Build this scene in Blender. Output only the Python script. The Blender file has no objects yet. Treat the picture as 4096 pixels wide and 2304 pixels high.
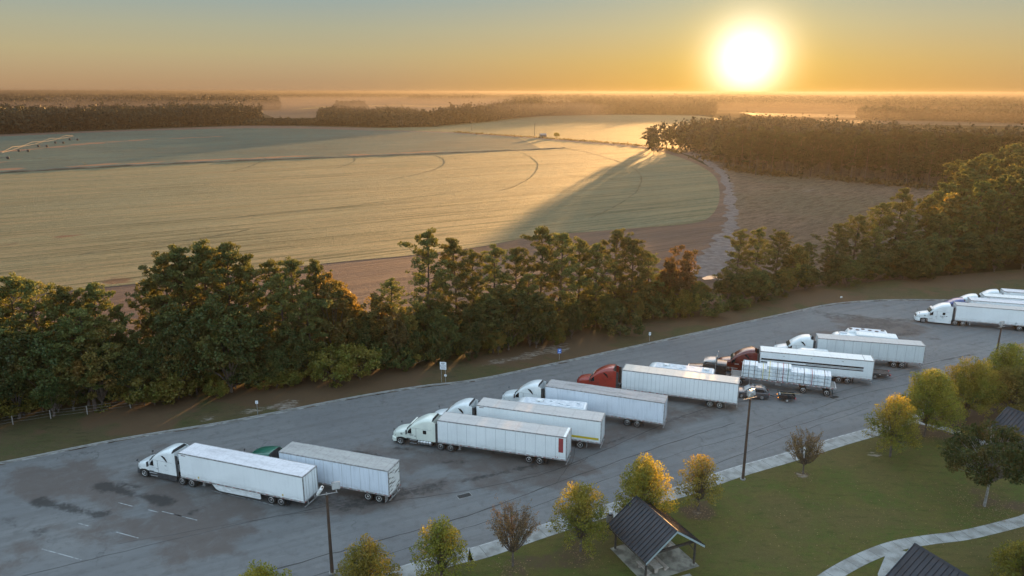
import bpy, bmesh, math, random
import numpy as np
from mathutils import Vector, Matrix
from mathutils.geometry import delaunay_2d_cdt
R = math.radians
sc = bpy.context.scene
COL = sc.collection

# ------------------------------------------------------------------ camera
FPX, PITCH, HCAM = 2942.1, R(14.93), 42.75
cd = bpy.data.cameras.new('camera'); cam = bpy.data.objects.new('camera', cd); COL.objects.link(cam)
cd.sensor_width = 36; cd.lens = FPX / 4096 * 36; cd.clip_start = .5; cd.clip_end = 60000
cam.location = (0, 0, HCAM); cam.rotation_euler = (R(90) - PITCH, R(-0.1), 0)
sc.camera = cam
# ------------------------------------------------------------------ light
EXPO = 3.2; HAZE = .00022; MIST = .0011
SUN_AZ = R(17.0); SUN_EL = R(2.25)
sdir = Vector((math.sin(SUN_AZ) * math.cos(SUN_EL), math.cos(SUN_AZ) * math.cos(SUN_EL), math.sin(SUN_EL)))
sl = bpy.data.lights.new('sun', 'SUN'); so = bpy.data.objects.new('sun', sl); COL.objects.link(so)
sl.energy = 5.0; sl.angle = R(.9); sl.color = (1, .52, .17)
so.rotation_euler = sdir.to_track_quat('Z', 'Y').to_euler()
so.location = (200, 700, 60)

def lin(r, g, b):
    return tuple((v / 255) ** 2.2 for v in (r, g, b)) + (1,)

class NT:
    def __init__(s, tree): s.t = tree; s.x = 0
    def n(s, typ, ins=None, **kw):
        o = s.t.nodes.new(typ); s.x += 60; o.location = (s.x, 0)
        for k, v in kw.items(): setattr(o, k, v)
        for k, v in (ins or {}).items():
            if isinstance(v, bpy.types.NodeSocket): s.t.links.new(v, o.inputs[k])
            else: o.inputs[k].default_value = v
        return o
    def m(s, op, a, b=0.0, c=None, clamp=False):
        d = {0: a, 1: b}
        if c is not None: d[2] = c
        return s.n('ShaderNodeMath', d, operation=op, use_clamp=clamp).outputs[0]
    def mix(s, f, a, b, bt='MIX'):
        o = s.n('ShaderNodeMix', data_type='RGBA', blend_type=bt)
        for i, v in ((0, f), (6, a), (7, b)):
            if isinstance(v, bpy.types.NodeSocket): s.t.links.new(v, o.inputs[i])
            else: o.inputs[i].default_value = v if i == 0 else tuple(v)[:3] + (1,)
        return o.outputs[2]
    def ramp(s, f, pts):
        o = s.n('ShaderNodeValToRGB', {0: f}); e = o.color_ramp.elements
        while len(e) > 1: e.remove(e[-1])
        e[0].position = pts[0][0]; e[0].color = tuple(pts[0][1])[:3] + (1,)
        for p, c in pts[1:]:
            q = e.new(p); q.color = tuple(c)[:3] + (1,)
        return o.outputs[0]
    def fac(s, f, a, b, lo=0., hi=1.):
        return s.n('ShaderNodeMapRange', {0: f, 1: a, 2: b, 3: lo, 4: hi}, interpolation_type='SMOOTHSTEP').outputs[0]
    def noise(s, vec, scale, detail=5, rough=.55, dist=0.):
        return s.n('ShaderNodeTexNoise', {'Vector': vec, 'Scale': scale, 'Detail': detail, 'Roughness': rough, 'Distortion': dist}).outputs[0]
    def map(s, vec, rot=0., sca=(1, 1, 1), loc=(0, 0, 0)):
        return s.n('ShaderNodeMapping', {0: vec, 1: loc, 2: (0, 0, rot), 3: sca}).outputs[0]

w = bpy.data.worlds.new('World'); sc.world = w; w.use_nodes = True
w.node_tree.nodes.clear(); N = NT(w.node_tree)
KS = 2 ** -EXPO
sky = N.n('ShaderNodeTexSky', sky_type='NISHITA', sun_disc=False, sun_elevation=SUN_EL, sun_rotation=SUN_AZ, altitude=50, air_density=1.2, dust_density=1.6, ozone_density=1.5)
tc = N.n('ShaderNodeTexCoord').outputs['Generated']
sep = N.n('ShaderNodeSeparateXYZ', {0: tc})
dot = N.n('ShaderNodeVectorMath', {0: tc, 1: tuple(sdir)}, operation='DOT_PRODUCT').outputs['Value']
ang = N.m('MULTIPLY', N.m('ARCCOSINE', N.m('MINIMUM', dot, .9999999)), 57.29578)           # degrees away from the sun
elev = N.m('MULTIPLY', N.m('ARCSINE', sep.outputs[2]), 57.29578)
# low sky of a hazy dawn, by elevation (0..20 degrees)
low = N.ramp(N.m('DIVIDE', elev, 20.), [(0, lin(178, 144, 110)), (.03, lin(182, 149, 112)), (.09, lin(186, 163, 124)), (.135, lin(186, 171, 131)), (.22, lin(175, 173, 146)), (.335, lin(151, 168, 166)), (.6, lin(148, 168, 182)), (1, lin(140, 164, 190))])
warm = N.m('MULTIPLY', N.fac(ang, 34, 3), 1.0)
lowc = N.mix(N.m('MULTIPLY', warm, .8), low, N.ramp(N.m('DIVIDE', elev, 20.), [(0, lin(232, 172, 78)), (.1, lin(224, 182, 104)), (.22, lin(205, 188, 142)), (.4, lin(164, 180, 172)), (1, lin(140, 165, 190))]))
def expo(width, amp): return N.m('MULTIPLY', N.m('EXPONENT', N.m('MULTIPLY', ang, -1. / width)), amp)
def gauss(width, amp): return N.m('MULTIPLY', N.m('EXPONENT', N.m('MULTIPLY', N.m('MULTIPLY', ang, ang), -1. / width ** 2)), amp)
g1 = N.mix(1.0, N.n('ShaderNodeCombineColor', {0: gauss(2.6, 1.35), 1: gauss(2.4, 1.35), 2: gauss(2.15, 1.5)}).outputs[0], N.n('ShaderNodeCombineColor', {0: expo(4.2, .40), 1: expo(4.0, .30), 2: expo(2.0, .0)}).outputs[0], 'ADD')
cool = N.ramp(N.m('DIVIDE', elev, 20.), [(0, lin(205, 206, 216)), (.15, lin(212, 216, 228)), (.4, lin(208, 222, 240)), (1, lin(190, 214, 240))])
coolx = N.n('ShaderNodeVectorMath', {0: cool}, operation='SCALE'); coolx.inputs['Scale'].default_value = 1.75
lowc = N.mix(N.fac(ang, 50, 95), lowc, coolx.outputs[0])
lowsky = N.mix(1.0, lowc, g1, 'ADD')
top = N.n('ShaderNodeVectorMath', {0: sky.outputs[0]}, operation='SCALE'); top.inputs['Scale'].default_value = .12
topc = N.mix(1.0, top.outputs[0], (.050, .062, .074), 'ADD')
lows = N.n('ShaderNodeVectorMath', {0: lowsky}, operation='SCALE'); lows.inputs['Scale'].default_value = KS
fin = N.mix(N.fac(elev, 7.5, 24), lows.outputs[0], topc)
bg = N.n('ShaderNodeBackground', {0: fin, 1: 1.0})
N.n('ShaderNodeOutputWorld', {0: bg.outputs[0]})

sc.view_settings.view_transform = 'Standard'; sc.view_settings.look = 'None'
sc.view_settings.exposure = EXPO; sc.view_settings.gamma = 1
cy = sc.cycles
cy.max_bounces = 6; cy.diffuse_bounces = 3; cy.glossy_bounces = 2; cy.transmission_bounces = 3; cy.volume_bounces = 0
cy.use_denoising = True
cy.sample_clamp_indirect = 4

# ------------------------------------------------------------------ picture -> place (display px of the 2576 px wide photo)
def G(u, v, z=0.0):
    a = (u * 4096 / 2576 - 2048) / FPX; b = -(v * 4096 / 2576 - 1152) / FPX
    c, s = math.cos(PITCH), math.sin(PITCH)
    t = (z - HCAM) / (b * c - s)
    return Vector((a * t, (c + b * s) * t, z))
def ray_height(u, v, x, y):
    """height of the point over (x, y) that shows at row v"""
    b = -(v * 4096 / 2576 - 1152) / FPX
    c, s = math.cos(PITCH), math.sin(PITCH)
    return HCAM + y * (b * c - s) / (c + b * s)

# ------------------------------------------------------------------ object helpers
def tag(o, label=None, cat=None, group=None, kind=None):
    if label: o['label'] = label
    if cat: o['category'] = cat
    if group: o['group'] = group
    if kind: o['kind'] = kind
    return o
def empty(name, loc=(0, 0, 0), rz=0., label=None, cat=None, group=None, sc_=1.):
    o = bpy.data.objects.new(name, None); COL.objects.link(o)
    o.location = loc; o.rotation_euler = (0, 0, rz); o.empty_display_size = .5
    if sc_ != 1.: o.scale = (sc_,) * 3 if isinstance(sc_, float) else sc_
    return tag(o, label, cat, group)
def link(name, mesh, parent=None, loc=None, label=None):
    o = bpy.data.objects.new(name, mesh); COL.objects.link(o)
    if parent is not None: o.parent = parent
    if loc is not None: o.location = loc
    if label: o['label'] = label
    return o

class MB:
    """collects boxes, lofts, tubes and panels into one mesh"""
    def __init__(s): s.v = []; s.f = []; s.mi = []; s.cur = 0
    def add(s, vs, fs):
        b = len(s.v); s.v += [tuple(p) for p in vs]; s.f += [tuple(b + i for i in f) for f in fs]; s.mi += [s.cur] * len(fs); return s
    def mat(s, i): s.cur = i; return s
    def box(s, x0, x1, y0, y1, z0, z1):
        s.add([(x, y, z) for z in (z0, z1) for y in (y0, y1) for x in (x0, x1)],
              [(0, 2, 3, 1), (4, 5, 7, 6), (0, 1, 5, 4), (2, 6, 7, 3), (0, 4, 6, 2), (1, 3, 7, 5)]); return s
    def loft(s, rings, cap=True):
        n = len(rings[0]); vs = [p for r in rings for p in r]; fs = []
        for k in range(len(rings) - 1):
            for i in range(n):
                j = (i + 1) % n; fs.append((k * n + i, k * n + j, (k + 1) * n + j, (k + 1) * n + i))
        if cap: fs += [tuple(range(n - 1, -1, -1)), tuple((len(rings) - 1) * n + i for i in range(n))]
        s.add(vs, fs); return s
    def tube(s, pts, rad, n=6, cap=True):
        pts = [Vector(p) for p in pts]; rads = rad if isinstance(rad, (list, tuple)) else [rad] * len(pts); rings = []
        for i, p in enumerate(pts):
            d = (pts[min(i + 1, len(pts) - 1)] - pts[max(i - 1, 0)]).normalized()
            a = d.cross(Vector((0, 0, 1)) if abs(d.z) < .9 else Vector((1, 0, 0))).normalized(); b = d.cross(a)
            rings.append([tuple(p + (a * math.cos(t) + b * math.sin(t)) * rads[i]) for t in [2 * math.pi * k / n for k in range(n)]])
        return s.loft(rings, cap)
    def lathe(s, prof, n=20, axis='y', c=(0, 0, 0)):
        rings = []
        for r, h in prof:
            ring = []
            for k in range(n):
                t = 2 * math.pi * k / n; a, b = r * math.cos(t), r * math.sin(t)
                p = (a, h, b) if axis == 'y' else ((a, b, h) if axis == 'z' else (h, a, b))
                ring.append((p[0] + c[0], p[1] + c[1], p[2] + c[2]))
            rings.append(ring)
        return s.loft(rings)
    def panel(s, pts, d):
        """flat polygon given thickness d (a vector)"""
        n = len(pts); d = Vector(d); vs = [Vector(p) for p in pts] + [Vector(p) + d for p in pts]
        fs = [tuple(range(n - 1, -1, -1)), tuple(range(n, 2 * n))] + [(i, (i + 1) % n, n + (i + 1) % n, n + i) for i in range(n)]
        s.add(vs, fs); return s
    def mesh(s, name, mats, bevel=0., smooth=False, seg=1):
        me = bpy.data.meshes.new(name); me.from_pydata(s.v, [], s.f)
        for m in (mats if isinstance(mats, (list, tuple)) else [mats]): me.materials.append(m)
        me.polygons.foreach_set('material_index', s.mi)
        bm = bmesh.new(); bm.from_mesh(me); bmesh.ops.recalc_face_normals(bm, faces=bm.faces)
        if bevel:
            ed = [e for e in bm.edges if len(e.link_faces) == 2 and e.calc_face_angle(0) > R(35)]
            bmesh.ops.bevel(bm, geom=ed, offset=bevel, segments=seg, affect='EDGES', clamp_overlap=True)
        bm.to_mesh(me); bm.free()
        if smooth:
            me.polygons.foreach_set('use_smooth', [True] * len(me.polygons)); me.set_sharp_from_angle(angle=R(40))
        me.update(); return me
    def obj(s, name, mats, parent=None, bevel=0., smooth=False, label=None, seg=1, loc=None):
        return link(name, s.mesh(name, mats, bevel, smooth, seg), parent, loc, label)

# ------------------------------------------------------------------ materials
def newmat(name):
    m = bpy.data.materials.new(name); m.use_nodes = True; m.node_tree.nodes.clear(); return m, NT(m.node_tree)
def M(name, base, rough=.6, metal=0., base2=None, scale=3., bump=0., bscale=None, stretch=(1, 1, 1), lo=.35, hi=.65, coat=0., detail=5, spec=.5, emit=None, var=.0):
    m, n = newmat(name)
    co = n.n('ShaderNodeTexCoord').outputs['Object']
    if stretch != (1, 1, 1): co = n.map(co, 0, stretch)
    col = tuple(base) + (1,); ns = None
    if base2 is not None:
        ns = n.noise(co, scale, detail); col = n.mix(n.fac(ns, lo, hi), base, base2)
    if var:
        rnd = n.n('ShaderNodeObjectInfo').outputs['Random']
        col = n.mix(1., col, n.n('ShaderNodeCombineColor', {i: n.m('MULTIPLY_ADD', rnd, var, 1 - var / 2) for i in range(3)}).outputs[0], 'MULTIPLY')
    p = n.n('ShaderNodeBsdfPrincipled', {'Base Color': col, 'Roughness': rough, 'Metallic': metal, 'Coat Weight': coat, 'Specular IOR Level': spec})
    if emit: p.inputs['Emission Color'].default_value = tuple(emit[:3]) + (1,); p.inputs['Emission Strength'].default_value = emit[3]
    if bump:
        b = n.n('ShaderNodeBump', {'Height': n.noise(co, bscale or scale * 3, 4), 'Strength': min(1., bump * 4), 'Distance': bump})
        n.t.links.new(b.outputs[0], p.inputs['Normal'])
    n.n('ShaderNodeOutputMaterial', {0: p.outputs[0]}); return m

white = M('white_paint', (.72, .75, .75), .3, coat=.5, base2=(.62, .65, .66), scale=.7)
cream = M('ivory_paint', (.70, .74, .66), .3, coat=.5, base2=(.62, .66, .6), scale=.7)
redp = M('red_paint', (.33, .030, .018), .3, coat=.6, base2=(.25, .022, .015), scale=1.)
maroon = M('maroon_paint', (.13, .014, .010), .25, coat=.7, base2=(.10, .012, .010), scale=1.)
greenp = M('green_paint', (.010, .13, .085), .3, coat=.6, base2=(.008, .09, .06), scale=1.)
bluep = M('blue_paint', (.04, .07, .26), .3, coat=.6, base2=(.05, .08, .2), scale=1.)
blackp = M('black_paint', (.012, .012, .013), .25, coat=.6)
darkp = M('dark_plastic', (.028, .030, .033), .55, base2=(.05, .05, .052), scale=4)
rubber = M('rubber', (.014, .014, .015), .8, base2=(.035, .033, .03), scale=6)
alu = M('aluminium', (.62, .62, .62), .32, .85, base2=(.45, .45, .46), scale=3)
alur = M('dull_aluminium', (.42, .42, .42), .5, .5, base2=(.25, .24, .23), scale=3)
chrome = M('chrome', (.8, .8, .8), .12, 1.)
rimm = M('polished_rim', (.78, .78, .78), .28, .8, base2=(.5, .5, .5), scale=5)
rimw = M('white_rim', (.62, .62, .6), .45, base2=(.35, .34, .32), scale=5)
glass = M('dark_glass', (.012, .014, .016), .08, spec=.8)
wind = M('windscreen_glass', (.05, .06, .055), .06, spec=.9)
frame_m = M('chassis_steel', (.02, .02, .021), .6, base2=(.06, .05, .045), scale=3)
redl = M('red_lens', (.35, .01, .01), .3)
redtape = M('red_tape', (.30, .03, .03), .5); whitetape = M('white_tape', (.7, .7, .7), .4)
yellow = M('yellow_vinyl', (.55, .42, .02), .45)
redvin = M('faded_red_vinyl', (.32, .045, .05), .5, base2=(.26, .04, .04), scale=2)
amber = M('amber_lens', (.6, .2, .02), .3)
amberlit = M('amber_lamp_lit', (.6, .2, .02), .3, emit=(1, .3, .04, .55))
redlit = M('tail_lamp_lit', (.4, .01, .01), .3, emit=(1, .05, .08, .35))
rusty = M('dark_stain_steel', (.12, .10, .09), .6, base2=(.3, .29, .28), scale=6)

def side_mat(name, c1, c2, streak=.5):
    """painted or bare sheet side wall with faint vertical grime streaks"""
    m, n = newmat(name); co = n.n('ShaderNodeTexCoord').outputs['Object']
    a = n.noise(n.map(co, 0, (6, 6, .35)), 1., 4); b = n.noise(n.map(co, 0, (.25, .25, .5)), 1., 3)
    c = n.mix(n.m('MULTIPLY', n.fac(a, .48, .75), streak), c1, c2); c = n.mix(n.m('MULTIPLY', n.fac(b, .4, .7), .35), c, c2)
    z_ = n.n('ShaderNodeSeparateXYZ', {0: co}).outputs[2]; c = n.mix(n.m('MULTIPLY', n.m('MULTIPLY', n.fac(z_, 1.9, 1.15), n.fac(n.noise(n.map(co, 0, (1.2, 1.2, 3)), 1.4, 5), .3, .7)), .45), c, (.26, .25, .235))
    p = n.n('ShaderNodeBsdfPrincipled', {'Base Color': c, 'Roughness': .38, 'Specular IOR Level': .5})
    n.n('ShaderNodeOutputMaterial', {0: p.outputs[0]}); return m
def roof_mat(name, c1, c2, dirt, seam=1.25, rough=.5, lo=.45, hi=.75, metal=0.):
    m, n = newmat(name); co = n.n('ShaderNodeTexCoord').outputs['Object']; sx = n.n('ShaderNodeSeparateXYZ', {0: co})
    a = n.noise(n.map(co, 0, (.35, 1.2, 1)), 1.3, 5, .6, .6); b = n.noise(co, 5, 4)
    c = n.mix(n.fac(a, lo, hi), c1, c2); c = n.mix(n.m('MULTIPLY', n.fac(b, .45, .75), .4), c, dirt)
    wv = n.m('ABSOLUTE', n.m('SUBTRACT', n.m('FRACT', n.m('DIVIDE', sx.outputs[0], seam)), .5))
    c = n.mix(n.m('MULTIPLY', n.fac(wv, .06, .0), .4), c, dirt)
    bw = n.n('ShaderNodeBump', {'Height': n.m('ADD', n.m('SINE', n.m('MULTIPLY', sx.outputs[0], 6.28 / seam)), n.m('MULTIPLY', a, 3.)), 'Strength': .35, 'Distance': .02})
    p = n.n('ShaderNodeBsdfPrincipled', {'Base Color': c, 'Roughness': rough, 'Metallic': metal, 'Normal': bw.outputs[0]})
    n.n('ShaderNodeOutputMaterial', {0: p.outputs[0]}); return m
side_w = side_mat('trailer_side_white', (.76, .79, .80), (.58, .61, .62), .35)
side_g = side_mat('trailer_side_grey', (.62, .66, .67), (.44, .47, .49), .5)
side_m = side_mat('trailer_side_streaked', (.66, .71, .78), (.46, .51, .58), .7)
roof_a = roof_mat('roof_pale_sheet', (.66, .64, .66), (.50, .48, .50), (.40, .38, .38), 1.2)
roof_b = roof_mat('roof_ribbed_dirty', (.36, .35, .33), (.27, .26, .25), (.17, .16, .16), 1.25)
roof_c = roof_mat('roof_grey_beige', (.47, .45, .43), (.40, .38, .37), (.32, .30, .29), 2.5)
roof_e = roof_mat('roof_sooty', (.33, .32, .32), (.17, .17, .17), (.22, .21, .2), 2.5)
roof_f = roof_mat('roof_smooth_beige', (.47, .45, .40), (.42, .40, .36), (.38, .36, .33), 1.2, .22)
roof_w = roof_mat('roof_clean_white', (.78, .77, .74), (.70, .69, .67), (.6, .58, .55), 2.4)
seam_m = M('panel_seam', (.36, .39, .41), .5)

# ------------------------------------------------------------------ ground
def in_poly(P, poly):
    x, y = P[:, 0], P[:, 1]; ins = np.zeros(len(P), bool); n = len(poly)
    for i in range(n):
        x0, y0 = poly[i][:2]; x1, y1 = poly[(i + 1) % n][:2]
        c = ((y0 > y) != (y1 > y)); ins ^= c & (x < (x1 - x0) * (y - y0) / ((y1 - y0) or 1e-9) + x0)
    return ins
def sheet(name, poly, z, mat, step=0, kind='structure'):
    """flat ground sheet; step > 0 fills it with inner vertices that carry stain attributes"""
    poly = [(p[0], p[1]) for p in poly]; pts = [Vector(p) for p in poly]; n = len(pts)
    if step:
        a = np.array(poly); gx, gy = np.meshgrid(np.arange(a[:, 0].min(), a[:, 0].max(), step), np.arange(a[:, 1].min(), a[:, 1].max(), step))
        g = np.stack([gx.ravel(), gy.ravel()], 1) + np.random.RandomState(1).uniform(-.2, .2, (gx.size, 2)) * step
        g = g[in_poly(g, poly)]; pts = pts + [Vector(q) for q in g.tolist()]
    vs, es, fs, *_ = delaunay_2d_cdt(pts, [(i, (i + 1) % n) for i in range(n)], [], 1, 1e-5)
    me = bpy.data.meshes.new(name); me.from_pydata([(v.x, v.y, z) for v in vs], [], [tuple(f) for f in fs])
    me.materials.append(mat); bm = bmesh.new(); bm.from_mesh(me)
    for f in bm.faces:
        f.normal_update()
        if f.normal.z < 0: f.normal_flip()
    bm.to_mesh(me); bm.free(); me.update()
    o = link(name, me); tag(o, kind=kind); return o
def seg_dist(P, a, b):
    a, b = np.array(a[:2], float), np.array(b[:2], float); d = b - a; L = (d @ d) or 1e-9
    t = np.clip(((P - a) @ d) / L, 0, 1); return np.linalg.norm(P - a - t[:, None] * d, axis=1), t
_rs = np.random.RandomState(5)
_waves = [(_rs.uniform(-1, 1, 2) * f, _rs.uniform(0, 6.28), 1 / f ** .7) for f in (.25, .4, .6, .9, 1.3, 1.9, 2.6, 3.5) for _ in range(3)]
def wob(P): return sum(np.sin(P @ k + ph) * a for k, ph, a in _waves) / 3.
def paint(o, name, strokes):
    """strokes: (points, half width, strength) -> a float attribute with ragged edges"""
    n = len(o.data.vertices); co = np.zeros(n * 3); o.data.vertices.foreach_get('co', co); P = co.reshape(-1, 3)[:, :2]
    wv = wob(P); val = np.zeros(n)
    for pts, hw, st in strokes:
        if len(pts) == 1: pts = [pts[0], pts[0]]
        for a, b in zip(pts[:-1], pts[1:]):
            d, t = seg_dist(P, a, b); val = np.maximum(val, st * np.clip(1.25 - (d / hw) - .28 * wv, 0, 1))
    at = o.data.attributes.new(name, 'FLOAT', 'POINT'); at.data.foreach_set('value', val.astype(np.float32))
def D(*uv, z=0.): return [G(u, v, z) for u, v in uv]

# base land to the horizon
m, n = newmat('woodland_floor'); co = n.n('ShaderNodeTexCoord').outputs['Object']
c = n.mix(n.fac(n.noise(co, .004, 6, .65), .42, .58), (.030, .034, .018), (.085, .070, .04)); c = n.mix(n.m('MULTIPLY', n.fac(n.noise(co, .15, 6), .4, .65), .6), c, (.05, .038, .022))
n.n('ShaderNodeOutputMaterial', {0: n.n('ShaderNodeBsdfPrincipled', {'Base Color': c, 'Roughness': 1., 'Specular IOR Level': 0.}).outputs[0]})
FARY = 26000
sheet('ground', [(-26000, -600), (26000, -600), (26000, FARY), (-26000, FARY)], -.35, m)

# asphalt
m, n = newmat('old_asphalt'); co = n.n('ShaderNodeTexCoord').outputs['Object']
ROADANG = math.atan2(89.6 - 59.4, 48.6 + 10.3)
al = n.map(co, -ROADANG + 0.0)                      # x along the drive
fine = n.noise(co, 14, 3, .7); mid = n.noise(co, .9, 6, .65); big = n.noise(n.map(co, ROADANG, (1, 1, 1)), .06, 4)
lanes = n.noise(n.n('ShaderNodeMapping', {0: n.n('ShaderNodeVectorRotate', {'Vector': co, 'Axis': (0, 0, 1), 'Angle': -ROADANG}).outputs[0], 3: (.03, .9, 1)}).outputs[0], 1., 4, .6)
c = n.mix(n.fac(big, .35, .65), (.125, .125, .127), (.158, .156, .153))
c = n.mix(n.m('MULTIPLY', n.fac(lanes, .42, .68), .6), c, (.100, .097, .096))
c = n.mix(n.m('MULTIPLY', n.fac(mid, .48, .70), .5), c, (.078, .074, .072)); rvl = n.n('ShaderNodeVectorRotate', {'Vector': co, 'Axis': (0, 0, 1), 'Angle': -ROADANG}).outputs[0]; c = n.mix(n.m('MULTIPLY', n.fac(n.noise(n.map(rvl, 0, (.12, 3.2, 1)), 1., 5, .7), .55, .75), .45), c, (.070, .067, .066)); c = n.mix(n.m('MULTIPLY', n.fac(n.noise(n.map(rvl, 0, (.3, 1.1, 1), (4, 8, 0)), 1., 5, .7), .58, .72), .35), c, (.21, .205, .20))
c = n.mix(n.m('MULTIPLY', n.fac(fine, .35, .7), .3), c, (.19, .185, .18))
at2 = n.n('ShaderNodeAttribute', attribute_name='brown').outputs['Fac']
c = n.mix(n.m('MULTIPLY', n.fac(n.m('ADD', at2, n.m('MULTIPLY', n.m('SUBTRACT', n.noise(co, .7, 5, .7, .5), .5), 1.)), .25, .8), .75), c, (.090, .068, .057))
at = n.n('ShaderNodeAttribute', attribute_name='oil').outputs['Fac']; ed = n.noise(co, 1.4, 6, .7, .8)
st = n.fac(n.m('ADD', at, n.m('MULTIPLY', n.m('SUBTRACT', ed, .5), 2.0)), .15, .95)
c = n.mix(n.m('MULTIPLY', st, .85), c, (.030, .027, .025))
# cracks
vor = n.n('ShaderNodeTexVoronoi', {'Vector': n.n('ShaderNodeVectorMath', {0: co, 1: n.n('ShaderNodeVectorMath', {0: n.n('ShaderNodeTexNoise', {'Vector': co, 'Scale': .5, 'Detail': 5.}).outputs[1], 1: (5, 5, 0)}, operation='MULTIPLY').outputs[0]}, operation='ADD').outputs[0], 'Scale': .11}, feature='DISTANCE_TO_EDGE').outputs['Distance']
cr = n.m('MULTIPLY', n.fac(vor, .010, .002), n.fac(n.noise(co, .08, 3), .5, .62))
c = n.mix(n.m('MULTIPLY', cr, .55), c, (.045, .042, .04))
bmp = n.n('ShaderNodeBump', {'Height': n.m('ADD', fine, mid), 'Strength': .25, 'Distance': .01})
p = n.n('ShaderNodeBsdfPrincipled', {'Base Color': c, 'Roughness': .85, 'Specular IOR Level': .35, 'Normal': bmp.outputs[0]})
n.n('ShaderNodeOutputMaterial', {0: p.outputs[0]}); asph = m
# verge between the lot and the trees
EDGE = [(-110, 52)] + [tuple(G(*q)[:2]) for q in [(-200, 1196), (0, 1168), (300, 1108), (600, 1058), (880, 1003), (1060, 973), (1200, 950 + 6), (1400, 914), (1640, 862), (1900, 805), (2000, 783), (2060, 770), (2120, 761), (2200, 755), (2270, 753), (2350, 753), (2450, 754), (2576, 757)]] + [(150, 147)]
def smooth_line(pts, k=6):
    out = []; n_ = len(pts)
    for i in range(n_ - 1):
        p0, p1, p2, p3 = (np.array(pts[max(0, min(n_ - 1, i + j))][:2], float) for j in (-1, 0, 1, 2))
        for t in np.linspace(0, 1, k, endpoint=False):
            out.append(tuple(.5 * (2 * p1 + (p2 - p0) * t + (2 * p0 - 5 * p1 + 4 * p2 - p3) * t * t + (3 * p1 - p0 - 3 * p2 + p3) * t ** 3)))
    return out + [tuple(pts[-1][:2])]
EDGE = smooth_line(EDGE, 5)
def shift_line(line, off):
    out = []
    for i, p in enumerate(line):
        a, c_ = np.array(line[max(i - 1, 0)][:2]), np.array(line[min(i + 1, len(line) - 1)][:2]); d = (c_ - a) / (np.linalg.norm(c_ - a) or 1); out.append((p[0] - d[1] * off, p[1] + d[0] * off))
    return out
lot = sheet('parking_lot', [(p_[0], p_[1]) for p_ in shift_line(EDGE, .12)] + [(150, 15), (-110, 15)], 0., asph, .55)
paint(lot, 'oil', [
    (D((270, 1222), (330, 1240), (420, 1265)), 1.0, 1.15), (D((355, 1228), (300, 1215)), .5, .9), (D((95, 1265), (160, 1278), (250, 1300)), 1.1, 1.1), (D((0, 1300), (60, 1335), (110, 1345)), 1.1, .95), (D((-60, 1290), (0, 1310)), 1.2, 1.), (D((250, 1345), (300, 1335)), .5, .6),
    (D((480, 1292), (510, 1280)), .35, .8), (D((885, 1135), (970, 1150)), .6, .8), (D((1000, 1128), (1030, 1130)), .5, .85), (D((1120, 1165), (1180, 1160)), .5, .5),
    (D((2060, 785), (2160, 800), (2300, 805)), 1.7, .5), (D((2120, 830), (2260, 815), (2300, 830)), 1.3, .5), (D((2160, 850), (2300, 838)), .9, .6), (D((2280, 860), (2360, 850)), .7, .5), (D((2330, 815), (2360, 822)), .8, .7),
    (D((1150, 1215), (1350, 1170)), .45, .8), (D((860, 1275), (960, 1255), (1120, 1215)), .75, .78), (D((860, 1290), (1120, 1228)), .35, .6), (D((1480, 1135), (1600, 1090)), .25, .6),
    (D((2030, 960), (2150, 945), (2210, 920)), .9, .6), (D((2370, 905), (2480, 885)), .35, .7), (D((2360, 880), (2420, 870)), .3, .5), (D((1820, 1150), (1900, 1080)), .2, .3), (D((640, 1140), (700, 1150)), .8, .4),
    (D((450, 1178), (700, 1200), (780, 1250)), 1.2, .55), (D((1130, 1110), (1300, 1135), (1420, 1160)), 1.2, .5), (D((1680, 1060), (1850, 1020)), .8, .4), (D((700, 1260), (900, 1262), (1010, 1230)), 1.2, .5)])
paint(lot, 'brown', [(D((0, 1250), (150, 1230), (400, 1240), (520, 1300)), 6, .75), (D((0, 1400), (150, 1340), (400, 1320)), 4, .7), (D((380, 1180), (700, 1150), (1000, 1140)), 5, .55), (D((860, 1280), (1100, 1230), (1400, 1190)), 4, .7), (D((1050, 1160), (1450, 1170)), 4.5, .7), (D((1500, 1120), (1800, 1030), (2100, 960)), 3.5, .65), (D((2000, 900), (2300, 810), (2560, 800)), 7, .8), (D((1000, 1050), (1300, 980)), 4, .4)])

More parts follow.
